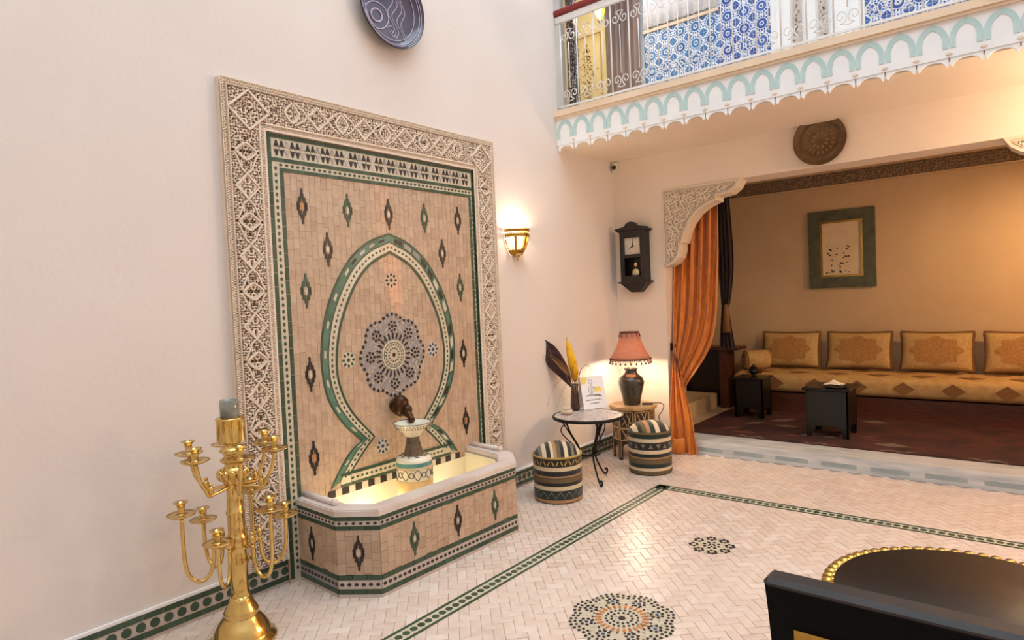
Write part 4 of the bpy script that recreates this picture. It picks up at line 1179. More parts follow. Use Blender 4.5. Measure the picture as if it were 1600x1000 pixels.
# balcony railing
YRL = 4.845
rl = thing('balcony_railing', (2.4, YRL, 3.2), 'white wrought-iron balcony railing with scrolls and a red wooden handrail', 'railing')
m = MB(); m.rbox((2.4, YRL, 4.075), (4.85, 0.075, 0.05), 0.012); ob = m.build('handrail', 'red_wood', rl); ob['label'] = 'red wooden handrail'
m = MB(); m.box((2.4, YRL, 4.015), (4.85, 0.03, 0.055)); m.build('top_rail', 'white_iron', rl)
m = MB(); m.box((2.4, YRL, 3.245), (4.85, 0.016, 0.016)); m.build('bottom_rail', 'white_iron', rl)
def one(mb, nm, mt):
    o = mb.build(nm, mt); me, of = o.data, ORG[o.name].copy(); bpy.data.objects.remove(o); return me, of
bar = one(MB().tube([(0, 0, 3.2), (0, 0, 4.0)], 0.006, 6), 'b', 'white_iron')
half = one(MB().tube([(0, 0, 3.40), (0, 0, 3.80)], 0.004, 6), 'b', 'white_iron')
def scroll_pts(sg, zc, s):
    pts = []
    for t in np.linspace(0, 1, 26):
        a = PI*0.5-t*PI*2.6; r = 0.041*(1-0.80*t)
        pts.append((sg*(0.041-r*math.cos(a)*1.0)+sg*0.0, 0, zc+s*(r*math.sin(a)*1.2)))
    return [(sg*0.002, 0, zc+s*0.060), (sg*0.016, 0, zc+s*0.058)]+pts
def c_scroll(zc, s):
    mb = MB()
    for sg in (-1, 1): mb.tube(scroll_pts(sg, zc, s), 0.0042, 6)
    return one(mb, 's', 'white_iron')
scU, scL = c_scroll(3.855, 1), c_scroll(3.345, -1)
for k in range(0, 28):
    x = 0.04+PER*k
    inst('baluster', bar[0], rl, Vector((x, YRL, 0))+bar[1])
    if k < 27:
        inst('thin_bar', half[0], rl, Vector((x+PER/2, YRL, 0))+half[1])
        inst('scroll', scU[0], rl, Vector((x+PER/2, YRL, 0))+scU[1]); inst('scroll', scL[0], rl, Vector((x+PER/2, YRL, 0))+scL[1])

# ------------------------------------------------------------------ things on the walls
# purple dish
dc = Vector((0.02, 2.855, 3.492))
dish = thing('ceramic_dish', (0.0, 2.855, 3.22), 'round dark purple ceramic dish with pale curling lines hung above the fountain', 'dish')
m = MB(); m.lathe([(0.0, 0.012), (0.19, 0.012), (0.235, 0.03), (0.268, 0.060), (0.272, 0.064), (0.272, 0.056), (0.24, 0.020), (0.15, 0.0), (0.0, 0.0)], dc, 64, axis=(1, 0, 0), mids=[0, 0, 0, 1, 1, 1, 1, 1]); body = m.build('dish_body', ['plate_purple', 'plate_rim'], dish)
DH = lambda r: 0.0135+(0 if r < 0.19 else (r-0.19)*0.60)
def dp(y, z):
    r = math.hypot(y, z); return Vector((0.02+DH(r), 2.855+y, 3.492+z))
def dish_line(pts, w=0.0035, closed=False):
    m = MB(); m.tube([dp(*p) for p in pts], w, 6, closed=closed); m.build('painted_line', 'plate_line', body)
ell = lambda cy, cz, a, b, ro: [(cy+a*math.cos(t)*math.cos(ro)-b*math.sin(t)*math.sin(ro), cz+a*math.cos(t)*math.sin(ro)+b*math.sin(t)*math.cos(ro)) for t in np.linspace(0, 2*PI, 33)[:-1]]
for r in (0.255, 0.243, 0.212): dish_line(ell(0, 0, r, r, 0), 0.0025, True)
dish_line(ell(-0.105, -0.08, 0.10, 0.085, 0.3), 0.004, True); dish_line(ell(-0.105, -0.08, 0.045, 0.04, 0.3), 0.006, True)
for off, a_, z0_, z1_ in ((0.0, 0.024, 0.20, -0.17), (0.035, 0.026, 0.19, -0.19), (0.075, 0.024, 0.17, -0.18), (0.105, 0.020, 0.14, -0.15)):
    dish_line([(0.015+off+a_*math.sin((z_-0.2)*34+off*18)*(1 if z_ < 0.15 else 0.5), z_) for z_ in np.linspace(z0_, z1_, 46)], 0.0026)
dish_line([(0.02+0.045*q*math.cos(9*q), -0.155+0.045*q*math.sin(9*q)) for q in np.linspace(0.05, 1, 24)], 0.0026)
dish_line([(-0.14+0.03*q*math.cos(8*q+1), 0.09+0.05*q*math.sin(8*q+1)) for q in np.linspace(0.05, 1, 24)], 0.0026)
# bronze tray
bc = Vector((1.955, D-0.012, 2.735))
tr = thing('bronze_tray', (1.955, D, 2.53), 'round engraved bronze tray hung over the salon opening', 'tray')
m = MB(); m.lathe([(0.0, 0.006), (0.135, 0.006), (0.142, 0.014), (0.150, 0.008), (0.168, 0.010), (0.196, 0.032), (0.204, 0.034), (0.204, 0.026), (0.17, 0.0), (0.0, -0.004)], bc, 64, axis=(0, -1, 0)); tb = m.build('tray_body', 'bronze', tr)
for rr, n, w in ((0.055, 10, 0.012), (0.10, 18, 0.010)):
    m = MB()
    for k in range(n):
        a = 2*PI*k/n; m.extr(ngon(bc.x+rr*math.cos(a), bc.z+rr*math.sin(a), w*1.5, 8, 0, w*0.6, a), FB(bc.y-0.006), 0, 0.0025)
    stuff(m.build('engraving', 'bronze_light', tb))
# brass sconce
SY, SZ, SR = 4.108, 2.105, 0.126
sco = thing('wall_sconce', (0.0, SY, SZ-0.25), 'lit pierced brass half-bowl wall sconce beside the carved frame', 'wall lamp')
prof = []
for k in range(21):
    t = k/20; prof.append((SR*math.sqrt(max(0.0, 1-(0.92*t)**2.6))*(1-0.10*t), SZ-0.205*t))
m = MB(); ns = 44
vs = []; fs = []; rows = len(prof)
for (r, z) in prof:
    for k in range(ns+1):
        a = -PI/2+PI*k/ns; vs.append((0.002+r*math.cos(a), SY+r*math.sin(a), z))
for i in range(rows-1):
    for k in range(ns):
        if i == 2 and k % 2 == 0: continue
        if i in range(6, 16) and k % 11 not in (0, 10) and ((k+i) % 2 == 0 or (15 <= k <= 20 and i < 14)): continue
        fs.append((i*(ns+1)+k, i*(ns+1)+k+1, (i+1)*(ns+1)+k+1, (i+1)*(ns+1)+k))
m.add(vs, fs, True); m.build('pierced_bowl', 'brass_pierced', sco, thick=0.0022)
m = MB()
for zz, rr in ((SZ, SR), (SZ-0.041, SR*0.995), (SZ-0.058, SR*0.985)):
    m.tube([(0.004+rr*math.cos(a), SY+rr*math.sin(a), zz) for a in np.linspace(-PI/2, PI/2, 30)], 0.005, 6)
m.build('rim_band', 'brass', sco)
m = MB()
for k in range(26):
    a = -PI/2+PI*(k+0.5)/26; m.ball((0.004+SR*math.cos(a), SY+SR*math.sin(a), SZ+0.006), 0.005, 6, 5)
m.build('beaded_edge', 'brass', sco)
m = MB(); m.lathe([(0.0, -0.255), (0.006, -0.245), (0.009, -0.225), (0.028, -0.208), (0.05, -0.196), (0.03, -0.19), (0.0, -0.19)], (0.03, SY, SZ), 16); m.build('finial', 'brass', sco)
m = MB(); m.ball((0.055, SY, SZ-0.09), 0.026, 14, 10, (1, 1, 1.3)); m.build('light_bulb', 'bulb', sco)
point('sconce_light', (0.055, SY, SZ-0.03), 10.0, (1.0, 0.87, 0.68), 0.03)
# wall clock
YK = 5.645
def ck(u, v): p = PY(YK, u, v); return p.x, p.z
kx0, kz0 = ck(971.5, 441); kx1, kz1 = ck(1006, 358)
kc = (kx0+kx1)/2; kw = kx1-kx0; kz0 -= 0.0
clock = thing('wall_clock', (kc, D, kz0-0.1), 'dark wooden pendulum wall clock with a square dial showing eight', 'clock')
m = MB()
dp_ = D-YK
# hollow case: back, sides, top, bottom
m.box((kc, D-0.006, (kz0+kz1)/2), (kw, 0.012, kz1-kz0))
for sx in (-1, 1): m.box((kc+sx*(kw/2-0.006), (D+YK)/2, (kz0+kz1)/2), (0.012, dp_, kz1-kz0))
m.box((kc, (D+YK)/2, kz1-0.006), (kw, dp_, 0.012)); m.box((kc, (D+YK)/2, kz0+0.006), (kw, dp_, 0.012))
m.build('case', 'dark_wood', clock)
m = MB(); fw_ = 0.045
for sx in (-1, 1): m.rbox((kc+sx*(kw/2-fw_/2), YK-0.008, (kz0+kz1)/2), (fw_, 0.018, kz1-kz0), 0.004)
zmid = kz0+(kz1-kz0)*0.50
for zz, hh in ((kz1-0.035, 0.07), (zmid, 0.035), (kz0+0.03, 0.06)): m.rbox((kc, YK-0.006, zz), (kw-2*fw_+0.004, 0.018, hh), 0.003)
m.build('door_frame', 'dark_wood', clock)
m = MB(); cw = kw/2+0.045
m.extr([(-cw, 0.0), (cw, 0.0), (cw, 0.012), (0.07, 0.030), (0.055, 0.052), (0.03, 0.068), (0, 0.074), (-0.03, 0.068), (-0.055, 0.052), (-0.07, 0.030), (-cw, 0.012)], (Vector((kc, YK+0.0, kz1+0.012)), X_, Z_, -Y_), -0.012, 0.028, True)
m.box((kc, (D+YK)/2-0.012, kz1+0.006), (kw+0.07, dp_+0.02, 0.014)); m.box((kc, (D+YK)/2-0.006, kz1-0.006), (kw+0.035, dp_+0.01, 0.014))
m.build('crest', 'dark_wood', clock)
m = MB(); m.box((kc, (D+YK)/2-0.012, kz0-0.006), (kw+0.06, dp_+0.02, 0.016))
b0, b1 = kz0-0.014, kz0-0.105
P0 = [(kc-kw/2-0.01, YK-0.01), (kc+kw/2+0.01, YK-0.01), (kc+kw/2+0.01, D), (kc-kw/2-0.01, D)]; P1 = [(kc-0.05, YK+0.04), (kc+0.05, YK+0.04), (kc+0.05, D), (kc-0.05, D)]
m.add([(x, y, b1) for x, y in P1]+[(x, y, b0) for x, y in P0], [(3, 2, 1, 0), (0, 1, 5, 4), (1, 2, 6, 5), (2, 3, 7, 6), (3, 0, 4, 7)])
m.build('base_bracket', 'dark_wood', clock)
dz = (zmid+kz1-0.055)/2+0.0; dh = (kz1-0.07)-(zmid+0.018)
m = MB(); m.box((kc, YK+0.012, (kz1-0.07+zmid+0.018)/2), (kw-2*fw_+0.01, 0.006, dh)); dial = m.build('dial', 'clock_dial', clock)
zc_ = (kz1-0.07+zmid+0.018)/2
FD = FB(YK+0.009)
m = MB()
for k in range(12):
    a = 2*PI*k/12; m.extr(ngon(kc+0.062*math.sin(a), zc_+0.068*math.cos(a), 0.006, 4, 0, 0.0022, PI/2-a), FD, 0, 0.0012)
m.build('hour_marks', 'clock_ink', dial)
for nm, a, L, w in (('minute_hand', 0.02, 0.078, 0.006), ('hour_hand', 2*PI*8/12, 0.055, 0.008)):
    m = MB(); d = Vector((math.sin(a), math.cos(a))); n_ = Vector((-d.y, d.x)); c_ = Vector((kc, zc_))
    q = [c_-n_*w-d*0.01, c_+d*L, c_+n_*w-d*0.01]
    m.extr([tuple(p) for p in q][::-1], FD, 0.001, 0.004); m.build(nm, 'clock_ink', clock)
m = MB(); m.tube([(kc+0.012, YK+0.03, zmid), (kc+0.012, YK+0.03, zmid-0.15)], 0.003, 6); pb = m.build('pendulum_rod', 'gold', clock)
m = MB(); m.lathe([(0.0, 0.004), (0.038, 0.003), (0.042, 0.0), (0.0, -0.003)], (kc+0.012, YK+0.03, zmid-0.165), 28, axis=(0, -1, 0)); m.build('pendulum_bob', 'pendulum_brass', clock)
m = MB(); m.lathe([(0.0, 0.004), (0.020, 0.003), (0.022, 0.0), (0.0, -0.003)], (kc+0.012, YK+0.026, zmid-0.085), 20, axis=(0, -1, 0)); m.build('brass_ornament', 'brass', clock)
# small camera in the corner under the balcony
sc_ = thing('security_camera', (0.035, D-0.03, 2.80), 'small white security camera with a black lens tucked into the corner', 'camera')
m = MB(); m.rbox((0.04, D-0.022, 2.825), (0.05, 0.044, 0.085), 0.008); m.build('housing', 'plastic_white', sc_)
m = MB(); m.ball((0.05, D-0.055, 2.815), 0.022, 14, 10); m.build('lens', 'plastic_black', sc_)
#PART5
# ------------------------------------------------------------------ the corner group
def ottoman(cx, cy, r, hb, hd, rot, bands, top, label, motif_bands, rimc):
    t = thing('ottoman', (cx, cy, 0), label, 'ottoman', None)
    prof = []; mids = []; keys = []
    def mi(k):
        if k not in keys: keys.append(k)
        return keys.index(k)
    z = 0.0; prof.append((r*0.97, 0.0)); prof.append((r, 0.008)); mids.append(mi('fab_black'))
    zz = [0.008]
    for h, k in bands:
        z1 = zz[-1]+h*(hb-0.008); prof.append((r*(1.0+0.006), (zz[-1]+z1)/2)); prof.append((r, z1)); mids += [mi(k), mi(k)]; zz.append(z1)
    m = MB(); m.lathe(prof, (cx, cy, 0), 56, mids=mids); body = m.build('body', keys, t)
    m = MB(); m.tube([(cx+r*1.0*math.cos(a), cy+r*1.0*math.sin(a), hb) for a in np.linspace(0, 2*PI, 57)[:-1]], 0.008, 6, closed=True); m.build('piping', rimc, t)
    for bi, kind, mt in motif_bands:
        z0, z1 = zz[bi], zz[bi+1]; zc = (z0+z1)/2; hh = (z1-z0)*0.36; m = MB(); n = 18
        for k in range(n):
            a0 = 2*PI*k/n
            if kind == 'leaf':
                for q in (-0.3, 0.3):
                    pts = [(0.10*math.cos(s)*math.cos(0.9*(1 if q > 0 else -1))*0.8, hh*math.sin(s)*1.0) for s in np.linspace(0, 2*PI, 9)[:-1]]
                    c = [(a0+q*0.28+x*0.75+y*4*(1 if q > 0 else -1)*0.6/1.0, zc+y) for x, y in pts]
                    vs = [Vector((cx+(r*1.012)*math.cos(a), cy+(r*1.012)*math.sin(a), zz_)) for a, zz_ in c]
                    m.add(vs, [tuple(range(len(vs)))])
            elif kind == 'zig':
                L = [(a0+2*PI/n*f, zc+hh*s) for f, s in ((0, -0.9), (0.25, 0.2), (0.5, 0.9), (0.75, 0.2), (1.0, -0.9))]
                for (a, z_), (b, w_) in zip(L[:-1], L[1:]):
                    vs = [Vector((cx+r*1.012*math.cos(x), cy+r*1.012*math.sin(x), y)) for x, y in ((a, z_-0.004), (b, w_-0.004), (b, w_+0.004), (a, z_+0.004))]
                    m.add(vs, [(0, 1, 2, 3)])
            else:
                up = 1 if k % 2 else -1
                vs = [Vector((cx+r*1.012*math.cos(a0+x), cy+r*1.012*math.sin(a0+x), zc+up*y*hh)) for x, y in ((-0.12, -0.8), (0.12, -0.8), (0.04, 0.0), (0.0, 0.9), (-0.05, 0.1))]
                m.add(vs, [(0, 1, 2, 3, 4)])
        stuff(m.build('woven_motif', mt, body))
    # domed striped cushion
    keys2 = []; m = MB(); tot = sum(h for h, k in top); a = -1.0
    ca, sa = math.cos(rot), math.sin(rot)
    for h, k in top:
        if k not in keys2: keys2.append(k)
        m.mi = keys2.index(k); b = a+2*h/tot
        ns_ = 3
        for s in range(ns_):
            p0, p1 = a+(b-a)*s/ns_, a+(b-a)*(s+1)/ns_
            def f(u, v):
                p = p0+(p1-p0)*u; w = math.sqrt(max(0, 1-p*p)); q = -w+2*w*v
                rr = p*p+q*q; z = hb+hd*(1-min(1, rr)**1.6)
                return Vector((cx+r*(p*ca-q*sa)*0.995, cy+r*(p*sa+q*ca)*0.995, z))
            m.surf(f, 1, 16)
        a = b
    m.build('cushion', keys2, t)
    return t
BD1 = [(0.07, 'fab_tan'), (0.21, 'fab_green'), (0.09, 'fab_cream'), (0.08, 'fab_black'), (0.12, 'fab_olive'), (0.03, 'fab_tan'), (0.11, 'fab_black'), (0.09, 'fab_cream'), (0.17, 'fab_black'), (0.05, 'fab_yellow')]
TP1 = [(1.2, 'fab_black'), (0.8, 'fab_motif'), (1.0, 'fab_cream'), (1.0, 'fab_black'), (0.7, 'fab_cream'), (0.8, 'fab_tan'), (1, 'fab_olive'), (0.9, 'fab_black'), (1.0, 'fab_cream'), (0.9, 'fab_black'), (0.7, 'fab_motif'), (0.8, 'fab_black'), (0.9, 'fab_cream'), (0.6, 'fab_yellow')]
ottoman(0.430, 3.985, 0.186, 0.345, 0.085, math.radians(42), BD1, TP1, 'striped drum ottoman with a yellow rim next to the mosaic basin', [(8, 'leaf', 'fab_yellow'), (1, 'zig', 'fab_motif')], 'fab_yellow')
BD2 = [(0.09, 'fab_olive'), (0.07, 'fab_cream'), (0.10, 'fab_green'), (0.13, 'fab_olive'), (0.03, 'fab_tan'), (0.09, 'fab_black'), (0.09, 'fab_cream'), (0.19, 'fab_black'), (0.09, 'fab_cream'), (0.10, 'fab_green'), (0.06, 'fab_olive')]
TP2 = [(0.6, 'fab_black'), (1.0, 'fab_cream'), (0.8, 'fab_black'), (0.9, 'fab_olive'), (0.9, 'fab_tan'), (1.1, 'fab_green'), (1.1, 'fab_cream'), (1.8, 'fab_black'), (1.0, 'fab_cream'), (0.8, 'fab_olive')]
ottoman(0.690, 5.010, 0.184, 0.355, 0.080, math.radians(42), BD2, TP2, 'striped drum ottoman with dark green bands next to the orange curtain', [(7, 'tri', 'fab_motif')], 'fab_olive')

# iron table with mosaic top
TX, TY, TZ, TR = 0.395, 4.50, 0.552, 0.295
tb = thing('iron_table', (TX, TY, 0), 'round mosaic-topped table on scrolled black iron legs', 'table')
m = MB(); m.lathe([(0.0, TZ-0.020), (TR-0.01, TZ-0.020), (TR, TZ-0.024), (TR+0.004, TZ-0.012), (TR, TZ), (TR-0.014, TZ), (TR-0.016, TZ-0.004), (0.0, TZ-0.004)], (TX, TY, 0), 48); m.build('top_hoop', 'black_iron', tb)
m = MB(); m.lathe([(TR-0.015, TZ-0.003), (TR-0.032, TZ-0.0006), (TR-0.034, TZ-0.003)], (TX, TY, 0), 48); m.build('pale_border', 'ceramic_cream', tb)
m = MB(); m.extr(ngon(TX, TY, TR-0.033, 40), FF(TZ-0.006), 0, 0.003)
for k in range(520):
    a = random.uniform(0, 2*PI); q = (TR-0.045)*math.sqrt(random.random()); m.extr(ngon(TX+q*math.cos(a), TY+q*math.sin(a), random.uniform(.005, .011), 5, random.random()), FF(TZ-0.004), 0, 0.0022+random.uniform(0, .0006), inset=0.001)
stuff(m.build('mosaic_top', 'mosaic_top', tb))
f1 = PZ(0, 938, 760); a1 = math.atan2(f1.y-TY, f1.x-TX)
for k in range(3):
    a = a1+k*2*PI/3; ca, sa = math.cos(a), math.sin(a)
    L = lambda r, z: (TX+r*ca, TY+r*sa, z)
    m = MB()
    m.tube(spline([L(0.20, TZ-0.024), L(0.155, 0.40), L(0.085, 0.27), L(0.085, 0.18), L(0.150, 0.07), L(0.205, 0.010), L(0.235, 0.014), L(0.242, 0.040), L(0.225, 0.052), L(0.212, 0.038)], 6), 0.0075, 8)
    m.build('leg', 'black_iron', tb)
    m = MB()
    m.tube(spline([L(0.10, TZ-0.024), L(0.21, 0.46), L(0.23, 0.40), L(0.17, 0.33), L(0.13, 0.29), L(0.155, 0.262), L(0.18, 0.285), L(0.16, 0.30)], 6), 0.005, 6)
    m.build('leg_scroll', 'black_iron', tb)
    a2 = a+PI/3; m = MB()
    m.tube(spline([(TX+0.24*math.cos(a+0.12), TY+0.24*math.sin(a+0.12), TZ-0.024), (TX+0.16*math.cos(a+0.10), TY+0.16*math.sin(a+0.10), 0.40), (TX+0.088*math.cos(a), TY+0.088*math.sin(a), 0.27)], 5), 0.0055, 6); m.build('leg_brace', 'black_iron', tb)
m = MB(); m.tube([(TX+0.088*math.cos(t), TY+0.088*math.sin(t), 0.225) for t in np.linspace(0, 2*PI, 25)[:-1]], 0.007, 8, closed=True); m.build('ring', 'black_iron', tb)
# jar, vase and dried flowers
def PV(ref, u, v):                                # point at the depth of ref, on an upright plane facing the camera
    n = np.array([FW[0], FW[1], 0.0]); d = ray(u, v); t = (np.array(ref)-CAM)@n/(d@n); p = CAM+d*t
    return Vector((float(p[0]), float(p[1]), float(p[2])))
jp = PZ(TZ, 886, 647)
jar = thing('lidded_jar', (jp.x, jp.y, TZ), 'tiny white lidded jar on the iron table', 'jar')
m = MB(); m.lathe([(0.0, 0.0), (0.040, 0.0), (0.050, 0.012), (0.053, 0.026), (0.036, 0.042), (0.0, 0.044)], jp, 24); m.build('jar_body', 'jar_white', jar)
m = MB(); m.lathe([(0.038, 0.042), (0.042, 0.050), (0.034, 0.058), (0.014, 0.062), (0.0, 0.068)], jp, 24); m.build('lid', 'jar_white', jar)
vp = PZ(TZ, 899, 641)
VH = hgt(vp.x, vp.y, 600)-TZ
m = MB(); m.lathe([(0.0, 0.0), (0.036, 0.0), (0.042, 0.02), (0.036, VH*0.5), (0.030, VH*0.8), (0.038, VH), (0.034, VH), (0.026, VH*0.78), (0.0, VH*0.5)], vp, 24)
tag(m.build('brown_vase', 'vase_brown'), 'slim brown vase holding the dried feathers on the iron table', 'vase')
VB = Vector((vp.x, vp.y, TZ+VH*0.55))
def leaf(name, px, ref_off, matn, label, cat, stem_px):
    ref = (vp.x+ref_off[0], vp.y+ref_off[1], TZ+0.2); P = [PV(ref, *q) for q in px]
    t = thing(name, P[0], label, cat)
    # px: base, left side..., tip, right side...
    n = len(px)//2; left = P[1:n]; tip = P[n]; right = P[n+1:][::-1]
    m = MB(); rows = [(P[0], P[0])]+list(zip(left, right))+[(tip, tip)]
    L = spline([r[0] for r in rows], 5); Rr = spline([r[1] for r in rows], 5); nn = Vector((-FW[0], -FW[1], 0))
    vs = []; k = 7
    for a, b in zip(L, Rr):
        for i in range(k):
            w = i/(k-1); vs.append(a.lerp(b, w)-nn*0.018*math.sin(PI*w)+Vector((0, 0, 0)))
    m.add(vs, [(r*k+i, r*k+i+1, (r+1)*k+i+1, (r+1)*k+i) for r in range(len(L)-1) for i in range(k-1)], True)
    m.build('blade', matn, t, thick=0.002)
    mid = [a.lerp(b, 0.5)-nn*0.018 for a, b in zip(L, Rr)]
    m = MB(); m.tube([VB]+[PV(ref, *q) for q in stem_px]+mid[:-2], 0.0022, 5); m.build('quill', 'dry_grass', t)
    return t
leaf('dark_feather', [(893, 606), (873, 588), (856, 571), (849, 550), (852, 531), (868, 542), (882, 563), (891, 585)], (0, 0), 'feather_brown', 'broad dark brown feather leaning left out of the brown vase', 'feather', [(895, 612)])
leaf('tan_leaf', [(891, 590), (880, 580), (868, 567), (862, 560), (858, 554), (874, 563), (884, 572), (890, 580)], (0.03, -0.02), 'leaf_tan', 'long curled tan leaf in front of the dark feather', 'leaf', [(895, 610)])
pl = thing('yellow_plume', VB, 'bright yellow pampas plume standing in the brown vase', 'dried flower')
ref = (vp.x, vp.y, TZ+0.2)
spine = spline([PV(ref, 899, 612), PV(ref, 898, 588), PV(ref, 893, 562), PV(ref, 886, 531)], 8)
m = MB(); m.tube([VB]+spine[:10], 0.003, 6); m.build('stem', 'dry_grass', pl)
m = MB()
for k in range(1700):
    t = random.uniform(0.2, 1.0)*(len(spine)-1); i = min(int(t), len(spine)-2); p = spine[i].lerp(spine[i+1], t-i)
    d = (spine[i+1]-spine[i]).normalized(); s = Vector((random.gauss(0, 1), random.gauss(0, 1), random.gauss(0, 0.4))).normalized()
    w = math.sin(PI*min(1, 0.12+0.95*t/(len(spine)-1)))**0.6
    e = p+d*random.uniform(0.02, 0.05)+s*random.uniform(0.03, 0.062)*w
    sd = d.cross(s).normalized()*0.0036
    m.add([p+sd, p-sd, e-sd*0.3, e+sd*0.3], [(0, 1, 2, 3)])
nsp = len(spine)
m.tube(spine[6:], [0.033*math.sin(PI*min(1, 0.08+0.92*i/(nsp-7)))**0.6+0.001 for i in range(nsp-6)], 10)
stuff(m.build('plume_hairs', 'plume_yellow', pl))
for k, (pts, w, lab) in enumerate([
    ([(898, 612), (880, 592), (862, 612), (853, 645)], 0.0016, 'drooping dried grass blade to the left of the brown vase'),
    ([(899, 612), (890, 596), (878, 615), (868, 642)], 0.0015, 'drooping dried grass blade close against the brown vase'),
    ([(900, 612), (907, 580), (916, 570), (926, 578)], 0.0022, 'short dried stalk arching over the tent card'),
    ([(902, 612), (905, 585), (911, 573), (922, 572)], 0.0022, 'dried stalk curling behind the tent card'),
    ([(896, 612), (880, 576), (862, 562), (846, 572)], 0.0018, 'thin dried stalk crossing the dark feather'),
    ([(896, 612), (876, 570), (858, 555), (840, 560)], 0.0018, 'thin dried stalk curling past the feather tip'),
    ([(898, 612), (893, 590), (895, 575), (893, 572)], 0.0032, 'pale thick dried stem at the foot of the yellow plume'),
    ([(900, 612), (900, 595), (894, 580), (897, 573)], 0.0030, 'pale dried stem crossing the foot of the yellow plume')]):
    P = [VB]+[PV((vp.x+0.004*k, vp.y-0.004*k, TZ+0.2), *q) for q in pts]
    m = MB(); q = spline(P, 6); m.tube(q, [w*(1-0.6*i/len(q)) for i in range(len(q))], 5)
    for i in range(len(q)//2, len(q)-1, 2):
        if k in (0, 1, 4, 5): m.tube([q[i], q[i]+Vector((random.uniform(-.03, .0), random.uniform(-.02, .01), random.uniform(-.02, .03)))], [0.001, 0.0004], 4)
    tag(m.build('dried_stalk', 'dry_grass'), lab, 'dried flower')
# tent card
c0, c1 = PZ(TZ, 913, 641), PZ(TZ, 949, 636)
cu = (c1-c0); cwid = cu.length; cu.normalize(); cn = Vector((cu.y, -cu.x, 0)); cn = cn if cn.dot(Vector((1, -1, 0))) > 0 else -cn
ch = 0.285; tilt = math.radians(12); cvv = (Z_*math.cos(tilt)-cn*math.sin(tilt)); cN = cu.cross(cvv)
frc = (c0+Vector((0, 0, 0.001)), cu, cvv, cN)
card = thing('tent_card', (c0+c1)/2, 'white folded tent card with an ink drawing and yellow splashes on the iron table', 'card')
m = MB(); m.extr(rect(0, 0, cwid, ch), frc, -0.002, 0, True); front = m.build('front_leaf', 'card_paper', card)
tp = c0+cvv*ch; cb = c0-cn*(2*ch*math.sin(tilt))+Vector((0, 0, 0.001))
m = MB(); a, b, c_, d_ = cb, cb+cu*cwid, tp+cu*cwid, tp; m.add([a, b, c_, d_, a-cn*0.002, b-cn*0.002, c_-cn*0.002, d_-cn*0.002], [(0, 1, 2, 3), (7, 6, 5, 4), (0, 4, 5, 1), (1, 5, 6, 2), (3, 7, 4, 0)]); m.build('back_leaf', 'card_paper', card)
m = MB()
for (x, y, r) in ((0.03, 0.255, 0.030), (0.055, 0.262, 0.022), (0.02, 0.235, 0.018), (0.045, 0.238, 0.02)): m.extr(ngon(x, y, r*0.85, 9, random.random()), frc, 0, 0.0006+0.0001*random.random())
m.build('yellow_splash', 'card_yellow', front); m = MB()
for (x, y, r) in ((0.16, 0.165, 0.022), (0.185, 0.172, 0.02), (0.145, 0.16, 0.014), (0.195, 0.155, 0.015)): m.extr(ngon(x, y, r, 9, random.random()), frc, 0, 0.0006+0.0001*random.random())
m.build('yellow_splash', 'card_yellow', front)
def ink(pts, w):
    A, B = ribbon([tuple(p.to_2d()) for p in spline([(a, b, 0) for a, b in pts], 5)], w, False); mm.strip(A, B, frc, 0, 0.0011)
mm = MB()
for pts, w in (([(0.095, 0.262), (0.085, 0.235), (0.105, 0.215), (0.12, 0.235), (0.11, 0.258)], 0.0025), ([(0.085, 0.20), (0.075, 0.165), (0.10, 0.135), (0.125, 0.16), (0.118, 0.195), (0.10, 0.205)], 0.003), ([(0.105, 0.195), (0.10, 0.165), (0.105, 0.14)], 0.0025), ([(0.13, 0.195), (0.14, 0.175), (0.15, 0.19)], 0.0025), ([(0.04, 0.115), (0.09, 0.122), (0.14, 0.115), (0.19, 0.108)], 0.006), ([(0.13, 0.125), (0.17, 0.118), (0.20, 0.106), (0.19, 0.098)], 0.004)): ink(pts, w)
mm.build('ink_drawing', 'clock_ink', front)
mm = MB()
for y, xa, xb in ((0.078, 0.03, 0.19), (0.048, 0.07, 0.165)):
    x = xa
    while x < xb:
        ink([(x, y-0.004), (x+0.004, y+0.005), (x+0.008, y-0.004), (x+0.012, y+0.003)], 0.002); x += random.choice([0.012, 0.012, 0.018])
stuff(mm.build('illegible_script', 'clock_ink', front))

